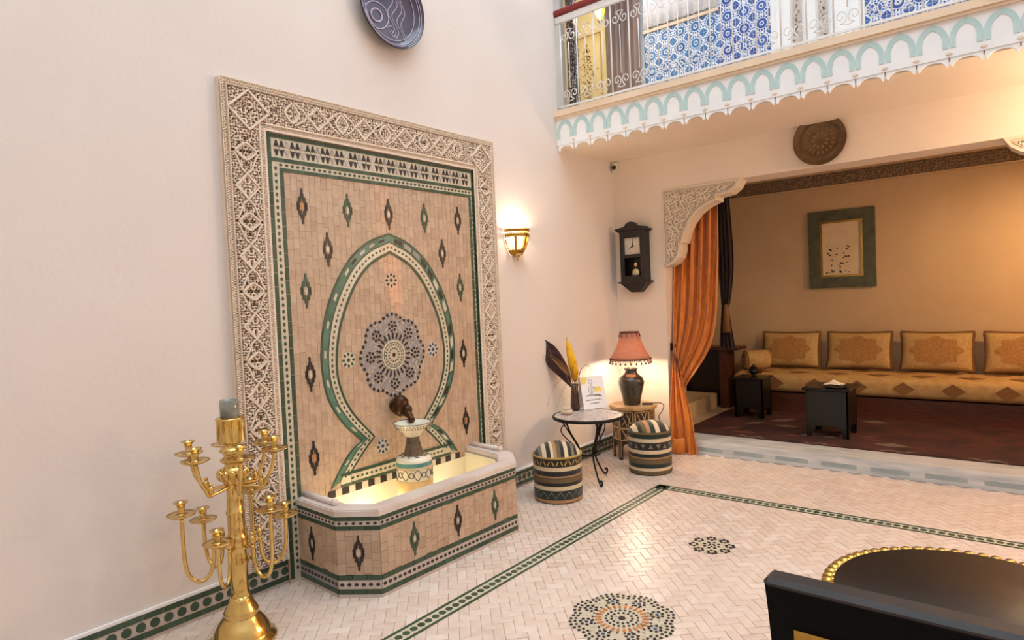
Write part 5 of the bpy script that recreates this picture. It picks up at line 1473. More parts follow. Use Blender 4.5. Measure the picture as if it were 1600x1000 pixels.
# inlaid taboret
QX, QY, QZ, QR = 0.335, 5.385, 0.497, 0.222
tab = thing('taboret', (QX, QY, 0), 'octagonal bone-inlaid dark wooden taboret in the corner under the lamp', 'side table')
na = 8; a0 = PI/8+math.radians(8)
cor = lambda r: [(QX+r*math.cos(a0+2*PI*k/na), QY+r*math.sin(a0+2*PI*k/na)) for k in range(na)]
m = MB(); m.extr(cor(QR), FF(QZ-0.028), 0, 0.016, True); m.extr(cor(QR*1.03), FF(QZ-0.012), 0, 0.012, True); m.build('top', 'bone_inlay', tab)
m = MB(); m.extr(cor(QR*0.985), FF(QZ-0.036), 0, 0.008); m.build('top_edge', 'taboret_wood', tab)
rb = QR*0.90; cc = cor(rb)
for k in range(na):
    p, q = Vector((*cc[k], 0)), Vector((*cc[(k+1) % na], 0)); U = (q-p).normalized(); w = (q-p).length; N = Vector((U.y, -U.x, 0)); fr = (p, U, Z_, N)
    m = MB(); hz = QZ-0.036
    pts = [(0, 0), (0.028, 0), (0.030, 0.10)]+[(w/2-(w/2-0.030)*math.cos(t), 0.10+0.055*math.sin(t)) for t in np.linspace(0.3, PI/2-0.05, 5)]+[(w/2, 0.172)]+[(w/2+(w/2-0.030)*math.cos(t), 0.10+0.055*math.sin(t)) for t in np.linspace(PI/2-0.05, 0.3, 5)]+[(w-0.030, 0.10), (w-0.028, 0), (w, 0), (w, hz), (0, hz)]
    m.extr(pts, fr, -0.012, 0, True); sidep = m.build('side_panel', 'taboret_wood', tab)
    m = MB()
    def bar(a, b, c, d, t=0.007):
        A, B = ribbon([(a, b), (c, d)], t, False); m.strip(A, B, fr, 0, 0.003)
    e = 0.010
    for (z_0, z_1) in ((0.30, hz-0.010), (0.185, 0.295)):
        [bar(*q4, 0.011) for q4 in ((e, z_0, w-e, z_0), (e, z_1, w-e, z_1), (e, z_0, e, z_1), (w-e, z_0, w-e, z_1))]
    bar(0.03, hz-0.025, w*0.55, 0.315); bar(w*0.48, hz-0.022, w-0.03, 0.345); bar(w-0.035, hz-0.022, w*0.62, 0.318, 0.006); bar(0.03, 0.32, 0.055, 0.36, 0.006)
    for j in range(4): bar(w*0.30+0.012*j, 0.20+0.022*j, w*0.9-0.006*j, 0.20+0.022*j, 0.006)
    bar(0.03, 0.285, w*0.55, 0.20, 0.009); bar(0.014, 0.02, 0.016, 0.17, 0.006); bar(w-0.014, 0.02, w-0.016, 0.17, 0.006)
    stuff(m.build('bone_inlay', 'bone_inlay', sidep))
# table lamp
LX, LY = 0.332, 5.375
lz = lambda v: hgt(LX, LY, v)
lamp = thing('table_lamp', (LX, LY, QZ), 'lit table lamp with a dark green vase base and fringed peach shade', 'lamp')
zt_ = lz(575); zb_ = QZ
H_ = zt_-zb_
m = MB(); m.lathe([(0.0, 0.0), (0.075, 0.0), (0.080, 0.01), (0.092, 0.22*H_), (0.118, 0.52*H_), (0.124, 0.62*H_), (0.112, 0.74*H_), (0.072, 0.83*H_), (0.058, 0.88*H_), (0.056, 0.95*H_), (0.070, 1.0*H_), (0.060, 1.0*H_), (0.0, 0.97*H_)], (LX, LY, QZ), 40); m.build('vase_base', 'lamp_vase', lamp)
m = MB(); m.tube([(LX, LY, zt_-0.02), (LX, LY, zt_+0.30)], 0.007, 8); m.build('stem', 'brass', lamp)
sb, stp = lz(560), lz(519)
m = MB(); pr = [(0.190, sb), (0.172, sb+0.03), (0.138, sb+(stp-sb)*0.35), (0.104, sb+(stp-sb)*0.68), (0.086, stp)]
m.lathe(pr, (LX, LY, 0), 48); m.build('lamp_shade', 'shade_cloth', lamp, thick=0.002)
m = MB()
for rr, zz in ((0.192, sb), (0.087, stp)): m.tube([(LX+rr*math.cos(a), LY+rr*math.sin(a), zz) for a in np.linspace(0, 2*PI, 49)[:-1]], 0.006, 6, closed=True)
m.build('shade_trim', 'fringe', lamp)
m = MB()
for k in range(24):
    a = 2*PI*k/24; x, y = LX+0.192*math.cos(a), LY+0.192*math.sin(a); m.tube([(x, y, sb), (x, y, sb-0.030)], 0.0022, 5); m.ball((x, y, sb-0.038), 0.010, 7, 6)
    for s in range(1, 3): a2 = a+2*PI/24*s/3; m.tube([(LX+0.192*math.cos(a2), LY+0.192*math.sin(a2), sb), (LX+0.192*math.cos(a2), LY+0.192*math.sin(a2), sb-0.022)], 0.003, 5)
stuff(m.build('bead_fringe', 'fringe', lamp))
m = MB()
for k in range(12):
    a = 2*PI*k/12+0.2; x0_, x1_ = 0.090, 0.104; m.tube([(LX+x0_*math.cos(a), LY+x0_*math.sin(a), stp), (LX+x1_*math.cos(a), LY+x1_*math.sin(a), stp-0.045)], 0.0035, 5)
stuff(m.build('collar_fringe', 'fringe', lamp))
m = MB(); m.ball((LX, LY, sb+0.115), 0.034, 14, 10, (1, 1, 1.25)); m.build('light_bulb', 'bulb', lamp)
point('lamp_light', (LX, LY, sb+0.045), 20.0, (1.0, 0.82, 0.58), 0.034)
# lamp cord lying over the taboret
m = MB(); q = spline([(LX+0.09, LY+0.05, QZ+0.004), (0.46, 5.44, QZ+0.008), (0.53, 5.52, QZ+0.006), (0.545, 5.60, 0.47), (0.50, 5.66, 0.40), (0.44, 5.70, 0.33), (0.47, 5.71, 0.25)], 6); m.tube(q, 0.004, 6)
tag(m.build('lamp_cord', 'plastic_black'), 'black lamp cord trailing off the taboret towards the wall', 'cord')
m = MB(); m.rbox((0.472, 5.415, QZ+0.0095), (0.10, 0.030, 0.018), 0.005, Matrix.Rotation(0.5, 3, 'Z'))
tag(m.build('remote_control', 'plastic_black'), 'black remote control lying on the taboret beside the lamp', 'remote')

# ------------------------------------------------------------------ curtains
cur = thing('orange_curtain', (0.62, D-0.05, 0.0), 'shiny orange satin curtain tied back at the salon opening', 'curtain')
def lerp_pts(L, t):
    n = len(L)-1; x = t*n; i = min(int(x), n-1); q = x-i; return (L[i][0]*(1-q)+L[i+1][0]*q, L[i][1]*(1-q)+L[i+1][1]*q)
LE = [(1052, 300), (1052, 400), (1051, 480), (1053, 547)]; RE = [(1123, 290), (1123, 420), (1114, 530), (1069, 608)]
LEs = [tuple(p.to_2d()) for p in spline([(a, b, 0) for a, b in LE], 8)]; REs = [tuple(p.to_2d()) for p in spline([(a, b, 0) for a, b in RE], 8)]
nn = Vector((-FW[0], -FW[1], 0)).normalized()
def drape(u, v):
    a, b = lerp_pts(LEs, v), lerp_pts(REs, v)
    w = u
    uu, vv = a[0]+(b[0]-a[0])*w, a[1]+(b[1]-a[1])*w
    yb = 5.99-0.17*v**2; p = PY(yb, uu, vv)
    amp = 0.040*(1-0.55*v); ph = 2*PI*5.2*u+0.5*math.sin(v*4)
    p = p+Vector((0.15, -1, 0))*(amp*math.sin(ph)+0.010*math.sin(2.3*ph+1.3+v*5)-0.03*v*math.sin(PI*u))
    return p
m = MB(); m.surf(drape, 110, 60); m.build('drape', 'satin_orange', cur, thick=0.003)
LT = [(1052, 545), (1050, 600), (1047, 650), (1046, 700), (1050, 714)]; RT_ = [(1060, 556), (1068, 600), (1079, 645), (1088, 690), (1093, 712)]
LTs = [tuple(p.to_2d()) for p in spline([(a, b, 0) for a, b in LT], 8)]; RTs = [tuple(p.to_2d()) for p in spline([(a, b, 0) for a, b in RT_], 8)]
def tail(u, v):
    a, b = lerp_pts(LTs, v), lerp_pts(RTs, v); uu, vv = a[0]+(b[0]-a[0])*u, a[1]+(b[1]-a[1])*u
    yb = 5.81-0.13*v; p = PY(yb, uu, vv)
    amp = 0.012+0.022*v; ph = 2*PI*3.1*u+1.2*math.sin(v*6+u*2)
    p = p+Vector((0.15, -1, 0))*(amp*math.sin(ph)+0.008*math.sin(3*ph+v*9))
    p.z = max(p.z, 0.004)
    return p
m = MB(); m.surf(tail, 80, 60); m.build('tail', 'satin_orange', cur, thick=0.003)
def bunch(u, v):
    p = PY(5.665, 1046+24*u, 685+31*v); p = p+Vector((0, -1, 0))*(0.05*math.sin(PI*u)*math.sin(PI*(0.15+0.8*v))+0.008*math.sin(14*u+9*v)); p.z = max(p.z, 0.003); return p
m = MB(); m.surf(bunch, 20, 16); m.build('gathered_hem', 'satin_orange', cur, thick=0.003)
m = MB(); m.tube([PY(5.86, 1054, 548), PY(5.77, 1058, 565), PY(5.75, 1062, 590)], [0.010, 0.012, 0.006], 8); m.build('tieback', 'fringe', cur)
hp = PY(5.80, 1049.5, 542)
m = MB(); m.rbox((JX+0.008, 5.83, hp.z), (0.016, 0.03, 0.075), 0.004); m.tube(spline([(JX+0.012, 5.83, hp.z+0.01), (JX+0.045, 5.83, hp.z-0.005), (JX+0.05, 5.83, hp.z+0.025)], 4), 0.005, 6)
tag(m.build('curtain_hook', 'black_iron'), 'black iron tieback hook on the jamb behind the orange curtain', 'hook')
mc = thing('maroon_curtain', (0.55, 7.15, 0.12), 'dark maroon curtain gathered behind the orange curtain', 'curtain')
VM = proj((0.5, 7.2, 2.955))[1]
LM = [(1117, VM), (1121, 400), (1127, 470), (1128, 480), (1124, 545)]; RM = [(1134, VM), (1146, 400), (1141, 470), (1138, 482), (1149, 545)]
LMs = [tuple(p.to_2d()) for p in spline([(a, b, 0) for a, b in LM], 8)]; RMs = [tuple(p.to_2d()) for p in spline([(a, b, 0) for a, b in RM], 8)]
def dm(u, v):
    a, b = lerp_pts(LMs, v), lerp_pts(RMs, v); p = PY(7.2, a[0]+(b[0]-a[0])*u, a[1]+(b[1]-a[1])*u)
    return p+Vector((0.15, -1, 0))*(0.03*math.sin(2*PI*4*u))
m = MB(); m.surf(dm, 60, 40); m.build('drape', 'velvet_maroon', mc, thick=0.004)
tp_ = PY(7.13, 1134, 478)
m = MB(); m.lathe([(0.0, 0.02), (0.02, 0.015), (0.024, -0.01), (0.03, -0.05), (0.045, -0.30), (0.0, -0.30)], tp_, 14); ob = m.build('tassel', 'sofa_motif', mc); ob['label'] = 'tan tassel'
#PART6
# ------------------------------------------------------------------ salon furniture
SF = 0.12
m = MB(); m.box((2.35, 6.775, SF+0.006), (3.7, 1.43, 0.012)); 
rug = thing('salon_rug', (2.35, 6.775, SF), 'dark red patterned rug covering the salon floor', 'rug')
m.build('rug_body', 'rug', rug)
fr = FF(SF+0.012)
rs = random.Random(4)
for k in range(26):
    m = MB(); x, y = 0.75+rs.random()*3.2, 6.20+rs.random()*1.2; a = rs.uniform(0, PI); s = rs.uniform(0.06, 0.16)
    m.extr(ngon(x, y, s, 4, 0, s*0.5, rs.choice([0, PI/4])), fr, 0, 0.002); m.build('woven_diamond', rs.choice(['rug_motif', 'rug_dark', 'rug_pale', 'rug_dark']), rug)
for k in range(11):
    m = MB(); x = 0.78+0.30*k; pts = [(x+0.035*j, 6.10+0.03*math.sin(j*1.4+k)) for j in range(8)]; A, B = ribbon(pts, 0.028, False); m.strip(A, B, fr, 0, 0.0025); m.build('border_scroll', 'rug_pale' if k % 2 else 'rug_dark', rug)
# banquette
sofa = thing('sofa', (2.1, 7.85, SF), 'long low banquette with cream and gold patterned mattress', 'sofa')
SX0, SX1, SY0, SY1 = 0.50, 4.2, 7.50, 8.18
m = MB(); m.box(((SX0+SX1)/2+0.02, (SY0+SY1)/2+0.02, SF+0.11), (SX1-SX0-0.06, SY1-SY0-0.06, 0.22)); m.build('wooden_base', 'brown_wood', sofa)
m = MB()
def matt(u, v):                                     # rounded slab
    a = 2*PI*v; n = 4.0
    cy, cz = (SY0+SY1)/2, SF+0.22+0.115
    y = cy+(SY1-SY0)/2*math.copysign(abs(math.cos(a))**(2/n), math.cos(a)); z = cz+0.115*math.copysign(abs(math.sin(a))**(2/n), math.sin(a))
    e = min(1, min(u, 1-u)*28); k = math.sqrt(max(0, 1-(1-e)**2))*0.25+0.75 if e < 1 else 1
    return Vector((SX0+(SX1-SX0)*u, cy+(y-cy)*k, cz+(z-cz)*k))
m.surf(lambda u, v: matt(u, 1-v), 80, 36)
m.add([matt(0, k/36) for k in range(36)], [tuple(range(36))]); m.add([matt(1, k/36) for k in range(36)], [tuple(range(35, -1, -1))])
mattress = m.build('mattress', 'sofa_fabric', sofa)
zt2 = SF+0.451
for k in range(9):
    for r in range(2):
        x, y = SX0+0.32+0.40*k+0.2*r, SY0+0.16+0.26*r; m = MB()
        m.extr([(x-0.11, y), (x, y-0.07), (x+0.11, y), (x, y+0.07)], FF(zt2-0.002), 0, 0.003); m.build('woven_diamond', 'sofa_motif', mattress)
for k in range(8):
    x = SX0+0.5+0.42*k; m = MB(); m.extr([(x-0.10, SF+0.335), (x, SF+0.265), (x+0.10, SF+0.335), (x, SF+0.405)], FB(SY0), -0.004, 0.004); m.build('woven_diamond', 'sofa_motif', mattress)
def cushion(xc, label):
    t = thing('back_cushion', (xc, 8.04, zt2), label, 'cushion', 'cushions along the back of the banquette')
    T = Matrix.Translation((xc, 8.06, zt2+0.222)) @ Matrix.Rotation(math.radians(-12), 4, 'X')
    W2, H2 = 0.325, 0.205
    def f(sg):
        def g_(u, v):
            x, z = 2*u-1, 2*v-1; pin = 1-0.06*(1-abs(z)**2)*0-0.05*(1-abs(x)**3)*abs(z)**6
            th = 0.065*max(0, (1-abs(x)**3.0))**0.5*max(0, (1-abs(z)**3.0))**0.5
            return Vector((x*W2*(1-0.05*(1-z*z)*abs(x)**6), -sg*(th+0.006), z*H2*(1-0.06*(1-x*x)*abs(z)**6)))
        return g_
    m = MB(T); m.surf(f(1), 24, 18); m.surf(lambda u, v: f(-1)(1-u, v), 24, 18); body = m.build('cover', 'cushion_field', t)
    m = MB(T)
    def med(u, v):
        a = 2*PI*u; r = v*(1+0.10*math.cos(8*a)); x, z = 0.70*r*math.cos(a), 0.72*r*math.sin(a); p = f(1)(x/2+0.5, z/2+0.5); return p+Vector((0, -0.003, 0))
    m.surf(med, 48, 10); m.build('woven_medallion', 'cushion_motif', t)
    E = []
    for s in range(80):
        a = s/20; k = int(a); q = 2*(a-k)-1; x, z = [(q, -1), (1, q), (-q, 1), (-1, -q)][k]; p = f(1)(x/2+0.5, z/2+0.5); E.append(Vector((p.x, 0, p.z)))
    m = MB(T); m.tube(E, 0.016, 6, closed=True); m.build('border', 'cushion_border', t)
for k in range(4): cushion(1.025+0.735*k, ['gold medallion cushion next to the rolled bolster', 'gold medallion cushion below the green framed picture', 'third gold medallion cushion from the rolled bolster', 'gold medallion cushion farthest from the bolster'][k])
bol = thing('bolster', (0.68, 7.82, zt2), 'rolled gold patterned bolster at the end of the banquette', 'cushion')
m = MB(); ax = Vector((0.75, 0.62, 0)).normalized(); b0_ = Vector((0.585, 7.70, zt2+0.115)); Lb = 0.30
m.lathe([(0.0, 0.0), (0.06, 0.0), (0.10, 0.008), (0.114, 0.03), (0.116, Lb*0.5), (0.114, Lb-0.03), (0.10, Lb-0.008), (0.0, Lb)], b0_, 28, axis=ax); m.build('roll', 'sofa_fabric', bol)
m = MB(); m.tube([b0_+ax*0.02+(ax.orthogonal().normalized()*math.cos(a)+ax.cross(ax.orthogonal().normalized())*math.sin(a))*0.112 for a in np.linspace(0, 2*PI, 25)[:-1]], 0.006, 6, closed=True); m.build('piping', 'sofa_motif', bol)
m = MB(); m.ball(b0_-ax*0.004, 0.03, 12, 8); m.build('end_button', 'sofa_motif', bol)
# two small dark tables
def low_table(cx, cy, s, h, label):
    t = thing('low_table', (cx, cy, SF+0.0146), label, 'table', None)
    m = MB(); zt = h; m.rbox((cx, cy, zt-0.014), (s*1.16, s*1.16, 0.028), 0.008); m.build('top', 'black_paint', t)
    z0 = SF+0.0146
    for ax_ in range(4):
        U = [X_, Y_, -X_, -Y_][ax_]; N = [-Y_, X_, Y_, -X_][ax_]; O = Vector((cx, cy, 0))+N*(s/2)-U*(s/2)
        m = MB(); hz = zt-0.028
        pts = [(0, z0), (0.05, z0), (0.06, z0+0.07)]+[(s/2-(s/2-0.06)*math.cos(q), z0+0.07+0.04*math.sin(q)) for q in np.linspace(0.3, PI-0.3, 7)]+[(s-0.06, z0+0.07), (s-0.05, z0), (s, z0), (s, hz), (0, hz)]
        m.extr(pts, (O, U, Z_, N), -0.015, 0, True); m.build('side_panel', 'black_paint', t)
    return t
h1 = hgt(0.88, 7.1, 588); low_table(0.88, 7.12, 0.30, h1, 'small black carved side table holding a dark incense burner')
h2 = hgt(1.80, 6.52, 603); low_table(1.80, 6.55, 0.36, h2, 'small black carved side table with a napkin and a dark tray')
ib = thing('incense_burner', (0.90, 7.10, h1), 'small dark incense burner on the black side table', 'ornament')
m = MB(); m.lathe([(0.0, 0.0), (0.035, 0.0), (0.02, 0.015), (0.05, 0.05), (0.055, 0.07), (0.045, 0.085), (0.0, 0.085)], (0.90, 7.10, h1), 18); m.build('bowl', 'black_paint', ib)
m = MB(); m.lathe([(0.048, 0.085), (0.035, 0.105), (0.012, 0.115), (0.010, 0.125), (0.014, 0.132), (0.0, 0.14)], (0.90, 7.10, h1), 18); m.build('lid', 'black_paint', ib)
for sx in (-1, 1): m = MB(); m.tube(spline([(0.90+sx*0.05, 7.10, h1+0.06), (0.90+sx*0.085, 7.10, h1+0.075), (0.90+sx*0.08, 7.10, h1+0.045), (0.90+sx*0.045, 7.10, h1+0.04)], 4), 0.006, 6); m.build('handle', 'black_paint', ib)
m = MB(); m.surf(lambda u, v: Vector((1.74+0.17*u, 6.52+0.13*v, h2+0.004+0.035*math.exp(-((u-0.5)**2+(v-0.5)**2)*10)+0.006*math.sin(u*11)*math.sin(v*9)+0.006)), 16, 14)
tag(m.build('napkin', 'napkin', thick=0.003), 'crumpled cream napkin on the black side table', 'napkin')
m = MB(); m.lathe([(0.0, 0.0), (0.075, 0.0), (0.10, 0.014), (0.104, 0.016), (0.104, 0.010), (0.08, -0.002+0.002), (0.0, 0.003)], (1.87, 6.44, h2+0.001), 28)
tag(m.build('small_tray', 'black_paint'), 'small round dark tray on the black side table', 'tray')
# console with wooden top by the steps
con = thing('wood_console', (0.12, 7.6, SF), 'dark wooden console with a projecting brown top beside the sofa', 'console')
cp_ = PY(7.5, 1158, 545)
m = MB(); m.rbox((0.02, 7.62, cp_.z), (1.16, 0.30, 0.040), 0.008); m.build('top', 'brown_wood', con)
m = MB(); m.box((0.40, 7.64, (SF+cp_.z)/2-0.01), (0.10, 0.24, cp_.z-SF-0.02)); m.build('end_panel', 'brown_wood', con)
m = MB(); m.box((-0.1, 7.70, (SF+cp_.z)/2-0.01), (0.88, 0.12, cp_.z-SF-0.02)); m.build('back_panel', 'dark_wood', con)
# framed picture
pic = thing('framed_picture', (1.62, 8.2, 1.48), 'picture with a sketch in a wide green wooden frame and gold slip', 'picture')
p0, p1 = PY(8.17, 1262, 333), PY(8.17, 1268, 451)
x0, z1_, z0_ = p0.x, p0.z, p1.z; x1 = x0+0.70; fw2 = 0.125; frp = FB(8.2)
for pts in ([(x0, z0_), (x1, z0_), (x1-fw2, z0_+fw2), (x0+fw2, z0_+fw2)], [(x1, z0_), (x1, z1_), (x1-fw2, z1_-fw2), (x1-fw2, z0_+fw2)], [(x1, z1_), (x0, z1_), (x0+fw2, z1_-fw2), (x1-fw2, z1_-fw2)], [(x0, z1_), (x0, z0_), (x0+fw2, z0_+fw2), (x0+fw2, z1_-fw2)]):
    m = MB(); m.extr(pts, frp, 0, 0.035, True); m.build('frame_side', 'frame_green', pic)
A = rect(x0+fw2, z0_+fw2, x1-fw2, z1_-fw2); B = rect(x0+fw2+0.022, z0_+fw2+0.022, x1-fw2-0.022, z1_-fw2-0.022)
m = MB(); m.strip(A+[A[0]], B+[B[0]], frp, 0, 0.028); m.build('gold_slip', 'gold', pic)
m = MB(); m.extr(B, frp, 0, 0.012); pp = m.build('paper', 'picture_paper', pic)
m = MB(); rs = random.Random(2)
for k in range(40):
    x, z = x0+fw2+0.06+rs.random()*0.25, z0_+fw2+0.05+rs.random()**1.6*0.32; m.extr(ngon(x, z, rs.uniform(.006, .016), 5, rs.random(), rs.uniform(.004, .012)), frp, 0.011, 0.0135)
stuff(m.build('sketch_marks', 'clock_ink', pp))
# invented pendant out of view, added to fill the salon with warm light
sl_ = thing('fill_pendant', (4.0, 7.0, 2.45), 'added brass pendant lamp, out of view, warm fill for the salon', 'lamp')
m = MB(); m.lathe([(0.16, 2.45), (0.15, 2.53), (0.09, 2.62), (0.02, 2.66), (0.0, 2.66)], (4.0, 7.0, 0), 28); m.build('shade', 'brass', sl_, thick=0.002)
m = MB(); m.tube([(4.0, 7.0, 2.66), (4.0, 7.0, 2.96)], 0.006, 6); m.build('rod', 'brass', sl_)
m = MB(); m.ball((4.0, 7.0, 2.56), 0.035, 12, 8); m.build('light_bulb', 'bulb', sl_)
point('salon_fill_light', (4.0, 7.0, 2.46), 95.0, (1.0, 0.64, 0.34), 0.05)

# ------------------------------------------------------------------ brass candelabrum
KX, KY = 0.385, 1.455
can = thing('candelabrum', (KX, KY, 0), 'tall polished brass floor candelabrum with many curved arms by the fountain wall', 'candelabrum')
kz = lambda v: hgt(KX, KY, v)
m = MB(); m.lathe([(0.0, 0.0), (0.150, 0.0), (0.155, 0.008), (0.150, 0.018), (0.135, 0.030), (0.128, 0.045), (0.122, 0.060), (0.100, 0.095), (0.080, 0.120), (0.074, 0.135), (0.078, 0.142), (0.074, 0.150), (0.060, 0.175), (0.050, 0.195), (0.044, 0.215), (0.0, 0.22)], (KX, KY, 0), 40); m.build('base', 'brass', can)
m = MB(); m.lathe([(0.040, 0.21), (0.044, 0.225), (0.038, 0.24), (0.040, 0.36), (0.044, 0.365), (0.046, 0.375), (0.040, 0.385), (0.038, 0.43), (0.046, 0.44), (0.050, 0.455), (0.050, 0.485), (0.044, 0.50), (0.038, 0.51), (0.037, 0.60), (0.042, 0.605), (0.042, 0.615), (0.036, 0.62), (0.034, 0.74), (0.045, 0.75), (0.058, 0.775), (0.060, 0.80), (0.045, 0.82), (0.030, 0.835), (0.050, 0.85), (0.055, 0.86), (0.034, 0.875), (0.034, 0.885), (0.056, 0.90), (0.050, 0.912), (0.036, 0.92), (0.044, 0.935), (0.062, 0.95), (0.062, 1.045), (0.066, 1.05), (0.060, 1.055), (0.0, 1.05)], (KX, KY, 0), 36); m.build('column', 'brass', can)
m = MB(); m.lathe([(0.040, 1.05), (0.043, 1.055), (0.043, 1.135), (0.040, 1.137), (0.040, 1.10), (0.0, 1.10)], (KX, KY, 0), 28); ob = m.build('candle_cup', 'candle_glass', can); ob['label'] = 'smoky glass candle cup'
for k in range(12):
    a = 2*PI*k/12; m = MB(); m.ball((KX+0.058*math.cos(a), KY+0.058*math.sin(a), 0.79), 0.016, 8, 6, (1, 1, 1.6)); m.build('leaf_boss', 'brass', can)
def cup(mb, x, y, z):
    mb.lathe([(0.0, -0.010), (0.010, -0.008), (0.012, 0.0), (0.045, 0.004), (0.060, 0.012), (0.062, 0.016), (0.046, 0.012), (0.016, 0.010), (0.013, 0.018), (0.016, 0.045), (0.018, 0.060), (0.030, 0.066), (0.030, 0.070), (0.014, 0.068), (0.012, 0.030), (0.0, 0.030)], (x, y, z), 22)
# direction to the right in the picture and towards the camera, for laying out the arms round the column
ang0 = math.atan2(RT[1], RT[0])
def arm(ang, pts, rad=0.0085, finial=None):
    ca, sa = math.cos(ang), math.sin(ang); P = [(KX+r*ca, KY+r*sa, z) for r, z in pts]
    part = MB(); q = spline(P, 7); part.tube(q, rad, 8)
    ob = part.build('arm', 'brass', can)
    m2 = MB(); cup(m2, P[-1][0], P[-1][1], P[-1][2]); m2.build('drip_pan', 'brass', ob)
    if finial:
        m3 = MB(); c = (KX+finial[0]*ca, KY+finial[0]*sa, finial[1]); m3.ball(c, 0.015, 8, 6, (1, 1, 1.4)); m3.ball((c[0], c[1], c[2]+0.028), 0.009, 8, 6); m3.build('finial', 'brass', ob)
for k in range(6):
    a = ang0+math.radians(4)+2*PI*k/6
    arm(a, [(0.03, 0.735), (0.10, 0.725), (0.135, 0.725), (0.150, 0.755), (0.175, 0.80), (0.195, 0.885)], finial=(0.125, 0.745))
    a2 = a+PI/6; up = 0.10 if k % 2 else 0.0
    arm(a2, [(0.03, 0.455), (0.075, 0.455), (0.10, 0.46), (0.105, 0.40), (0.125, 0.345), (0.165, 0.325), (0.205, 0.36), (0.222, 0.44), (0.225, 0.535+up)], finial=(0.10, 0.49))

# ------------------------------------------------------------------ chair and table at the near right
CHY, CX0, CX1, CZ1 = 1.20, 2.893, 3.345, 0.998
chair = thing('dining_chair', ((CX0+CX1)/2, CHY+0.2, 0), 'black leather high-back chair with a gilt rectangle set in its back', 'chair')
cxm = (CX0+CX1)/2
def back(u, v, off):
    z = 0.46+(CZ1-0.46)*v; hw = (CX1-CX0)/2*(0.90+0.10*v**2.5); x = cxm+hw*(2*u-1)
    y = CHY+0.03*(1-v)*0.0+off+0.0
    return Vector((x, y, z))
m = MB(); n1, n2 = 12, 14; th = 0.045
for sgn, off in ((1, 0.0), (-1, th)):
    m.surf((lambda u, v: back(u, v, off)) if sgn > 0 else (lambda u, v: back(1-u, v, off)), n1, n2, False)
for v0, v1 in [(k/n2, (k+1)/n2) for k in range(n2)]:
    m.add([back(0, v0, 0), back(0, v1, 0), back(0, v1, th), back(0, v0, th)], [(0, 1, 2, 3)]); m.add([back(1, v0, 0), back(1, v0, th), back(1, v1, th), back(1, v1, 0)], [(0, 1, 2, 3)])
m.add([back(0, 0, 0), back(1, 0, 0), back(1, 0, th), back(0, 0, th)], [(3, 2, 1, 0)])
bk = m.build('backrest', 'leather_black', chair)
m = MB(); m.rbox((cxm, CHY+th/2, CZ1+0.0), (CX1-CX0+0.006, th+0.008, 0.022), 0.009); ob = m.build('top_roll', 'leather_edge', bk)
gx0, gx1, gz1, gz0 = 2.945, 3.293, 0.925, 0.60
A = rect(gx0, gz0, gx1, gz1); B = rect(gx0+0.014, gz0+0.014, gx1-0.014, gz1-0.014)
m = MB(); m.strip(A+[A[0]], B+[B[0]], FB(CHY), -0.01, 0.006); ob = m.build('gilt_frame', 'gold', bk); ob['label'] = 'gilt rectangular frame'
m = MB(); m.extr(B, FB(CHY), -0.01, 0.001); m.build('inset_panel', 'dark_wood', bk)
m = MB(); m.rbox((cxm, CHY+0.26, 0.455), (0.45, 0.46, 0.07), 0.02); m.build('seat', 'leather_black', chair)
for sx in (-1, 1):
    for yy in (CHY+0.03, CHY+0.45):
        m = MB(); m.add([(cxm+sx*0.19+dx*q, yy+dy*q, z) for z, q in ((0.0, 0.7), (0.425, 1.0)) for dx, dy in ((-.02, -.02), (.02, -.02), (.02, .02), (-.02, .02))], [(3, 2, 1, 0), (4, 5, 6, 7), (0, 1, 5, 4), (1, 2, 6, 5), (2, 3, 7, 6), (3, 0, 4, 7)]); m.build('leg', 'dark_wood', chair)
gt = thing('gilt_table', (3.165, 1.98, 0), 'round black table with a carved gilt rim in front of the leather chair', 'table')
GXc, GYc, GR = 3.165, 1.98, 0.33
m = MB(); m.lathe([(0.0, 0.69), (GR-0.03, 0.69), (GR, 0.70), (GR, 0.722), (GR-0.01, 0.73), (0.0, 0.73)], (GXc, GYc, 0), 56); m.build('top', 'black_paint', gt)
m = MB()
for k in range(64):
    a = 2*PI*k/64; m.ball((GXc+(GR+0.006)*math.cos(a), GYc+(GR+0.006)*math.sin(a), 0.712), 0.022, 8, 6, (1, 1, 0.9))
stuff(m.build('carved_rim', 'gold', gt))
m = MB(); m.lathe([(0.05, 0.06), (0.04, 0.15), (0.06, 0.30), (0.035, 0.45), (0.06, 0.62), (0.10, 0.69)], (GXc, GYc, 0), 28); m.build('pedestal', 'black_paint', gt)
for k in range(3):
    a = 2*PI*k/3+0.5; m = MB(); m.tube(spline([(GXc+0.03*math.cos(a), GYc+0.03*math.sin(a), 0.15), (GXc+0.14*math.cos(a), GYc+0.14*math.sin(a), 0.10), (GXc+0.26*math.cos(a), GYc+0.26*math.sin(a), 0.018)], 5), [0.03]*5+[0.024]*5+[0.018], 8); m.build('foot', 'black_paint', gt)

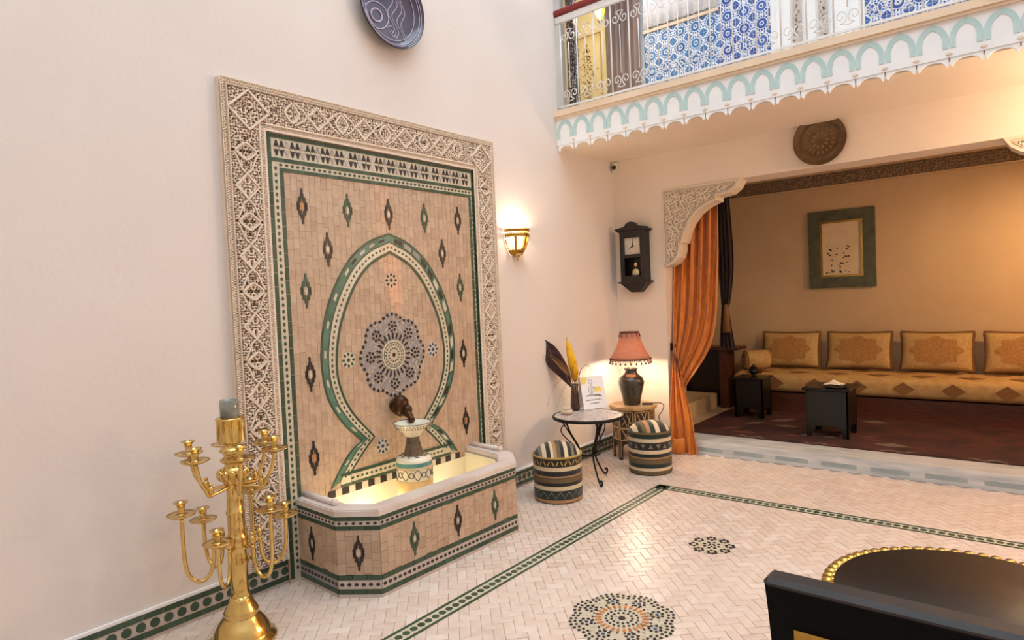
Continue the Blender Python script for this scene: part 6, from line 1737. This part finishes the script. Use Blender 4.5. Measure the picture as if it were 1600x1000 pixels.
# ------------------------------------------------------------------ unseen standing lamp, added as warm fill from the right
fl = thing('fill_floor_lamp', (4.35, 3.5, 0), 'added brass standing lamp with a linen shade, out of view, for warm fill', 'lamp')
m = MB(); m.lathe([(0.0, 0.0), (0.15, 0.0), (0.15, 0.015), (0.03, 0.04), (0.012, 0.06), (0.012, 1.45), (0.0, 1.45)], (4.35, 3.5, 0), 28); m.build('stand', 'brass', fl)
m = MB(); m.lathe([(0.20, 1.30), (0.13, 1.62)], (4.35, 3.5, 0), 32); m.build('lamp_shade', 'shade_cloth', fl, thick=0.002)
m = MB(); m.ball((4.35, 3.5, 1.54), 0.035, 12, 8); m.build('light_bulb', 'bulb', fl)
point('floor_lamp_fill', (4.35, 3.5, 1.46), 25.0, (1.0, 0.68, 0.40), 0.05)

hl = thing('fill_lantern', (4.15, 5.2, 2.2), 'added brass bowl lantern under the balcony, unseen source of warm fill', 'lantern')  # unseen lantern added to warm the soffit, back wall and corner
m = MB(); m.lathe([(0.0, 2.20), (0.05, 2.21), (0.11, 2.27), (0.12, 2.33)], (4.15, 5.2, 0), 20); m.build('brass_bowl', 'brass', hl, thick=0.002)
m = MB(); m.tube([(4.15+0.12*math.cos(a), 5.2+0.12*math.sin(a), 2.335) for a in np.linspace(0, 2*PI, 25)[:-1]], 0.006, 6, closed=True); m.build('rim', 'brass', hl)
for k in range(3):
    a = 2*PI*k/3; m = MB(); m.tube([(4.15+0.12*math.cos(a), 5.2+0.12*math.sin(a), 2.335), (4.15, 5.2, 2.62)], 0.003, 5); m.build('chain', 'brass', hl)
m = MB(); m.tube([(4.15, 5.2, 2.60), (4.15, 5.2, 2.877)], 0.004, 6); m.lathe([(0.0, 2.85), (0.04, 2.86), (0.045, 2.877)], (4.15, 5.2, 0), 16); m.build('ceiling_rose', 'brass', hl)
m = MB(); m.ball((4.15, 5.2, 2.26), 0.03, 12, 8); m.build('light_bulb', 'bulb', hl)
point('fill_lantern_light', (4.15, 5.2, 2.46), 80.0, (1.0, 0.74, 0.48), 0.05)
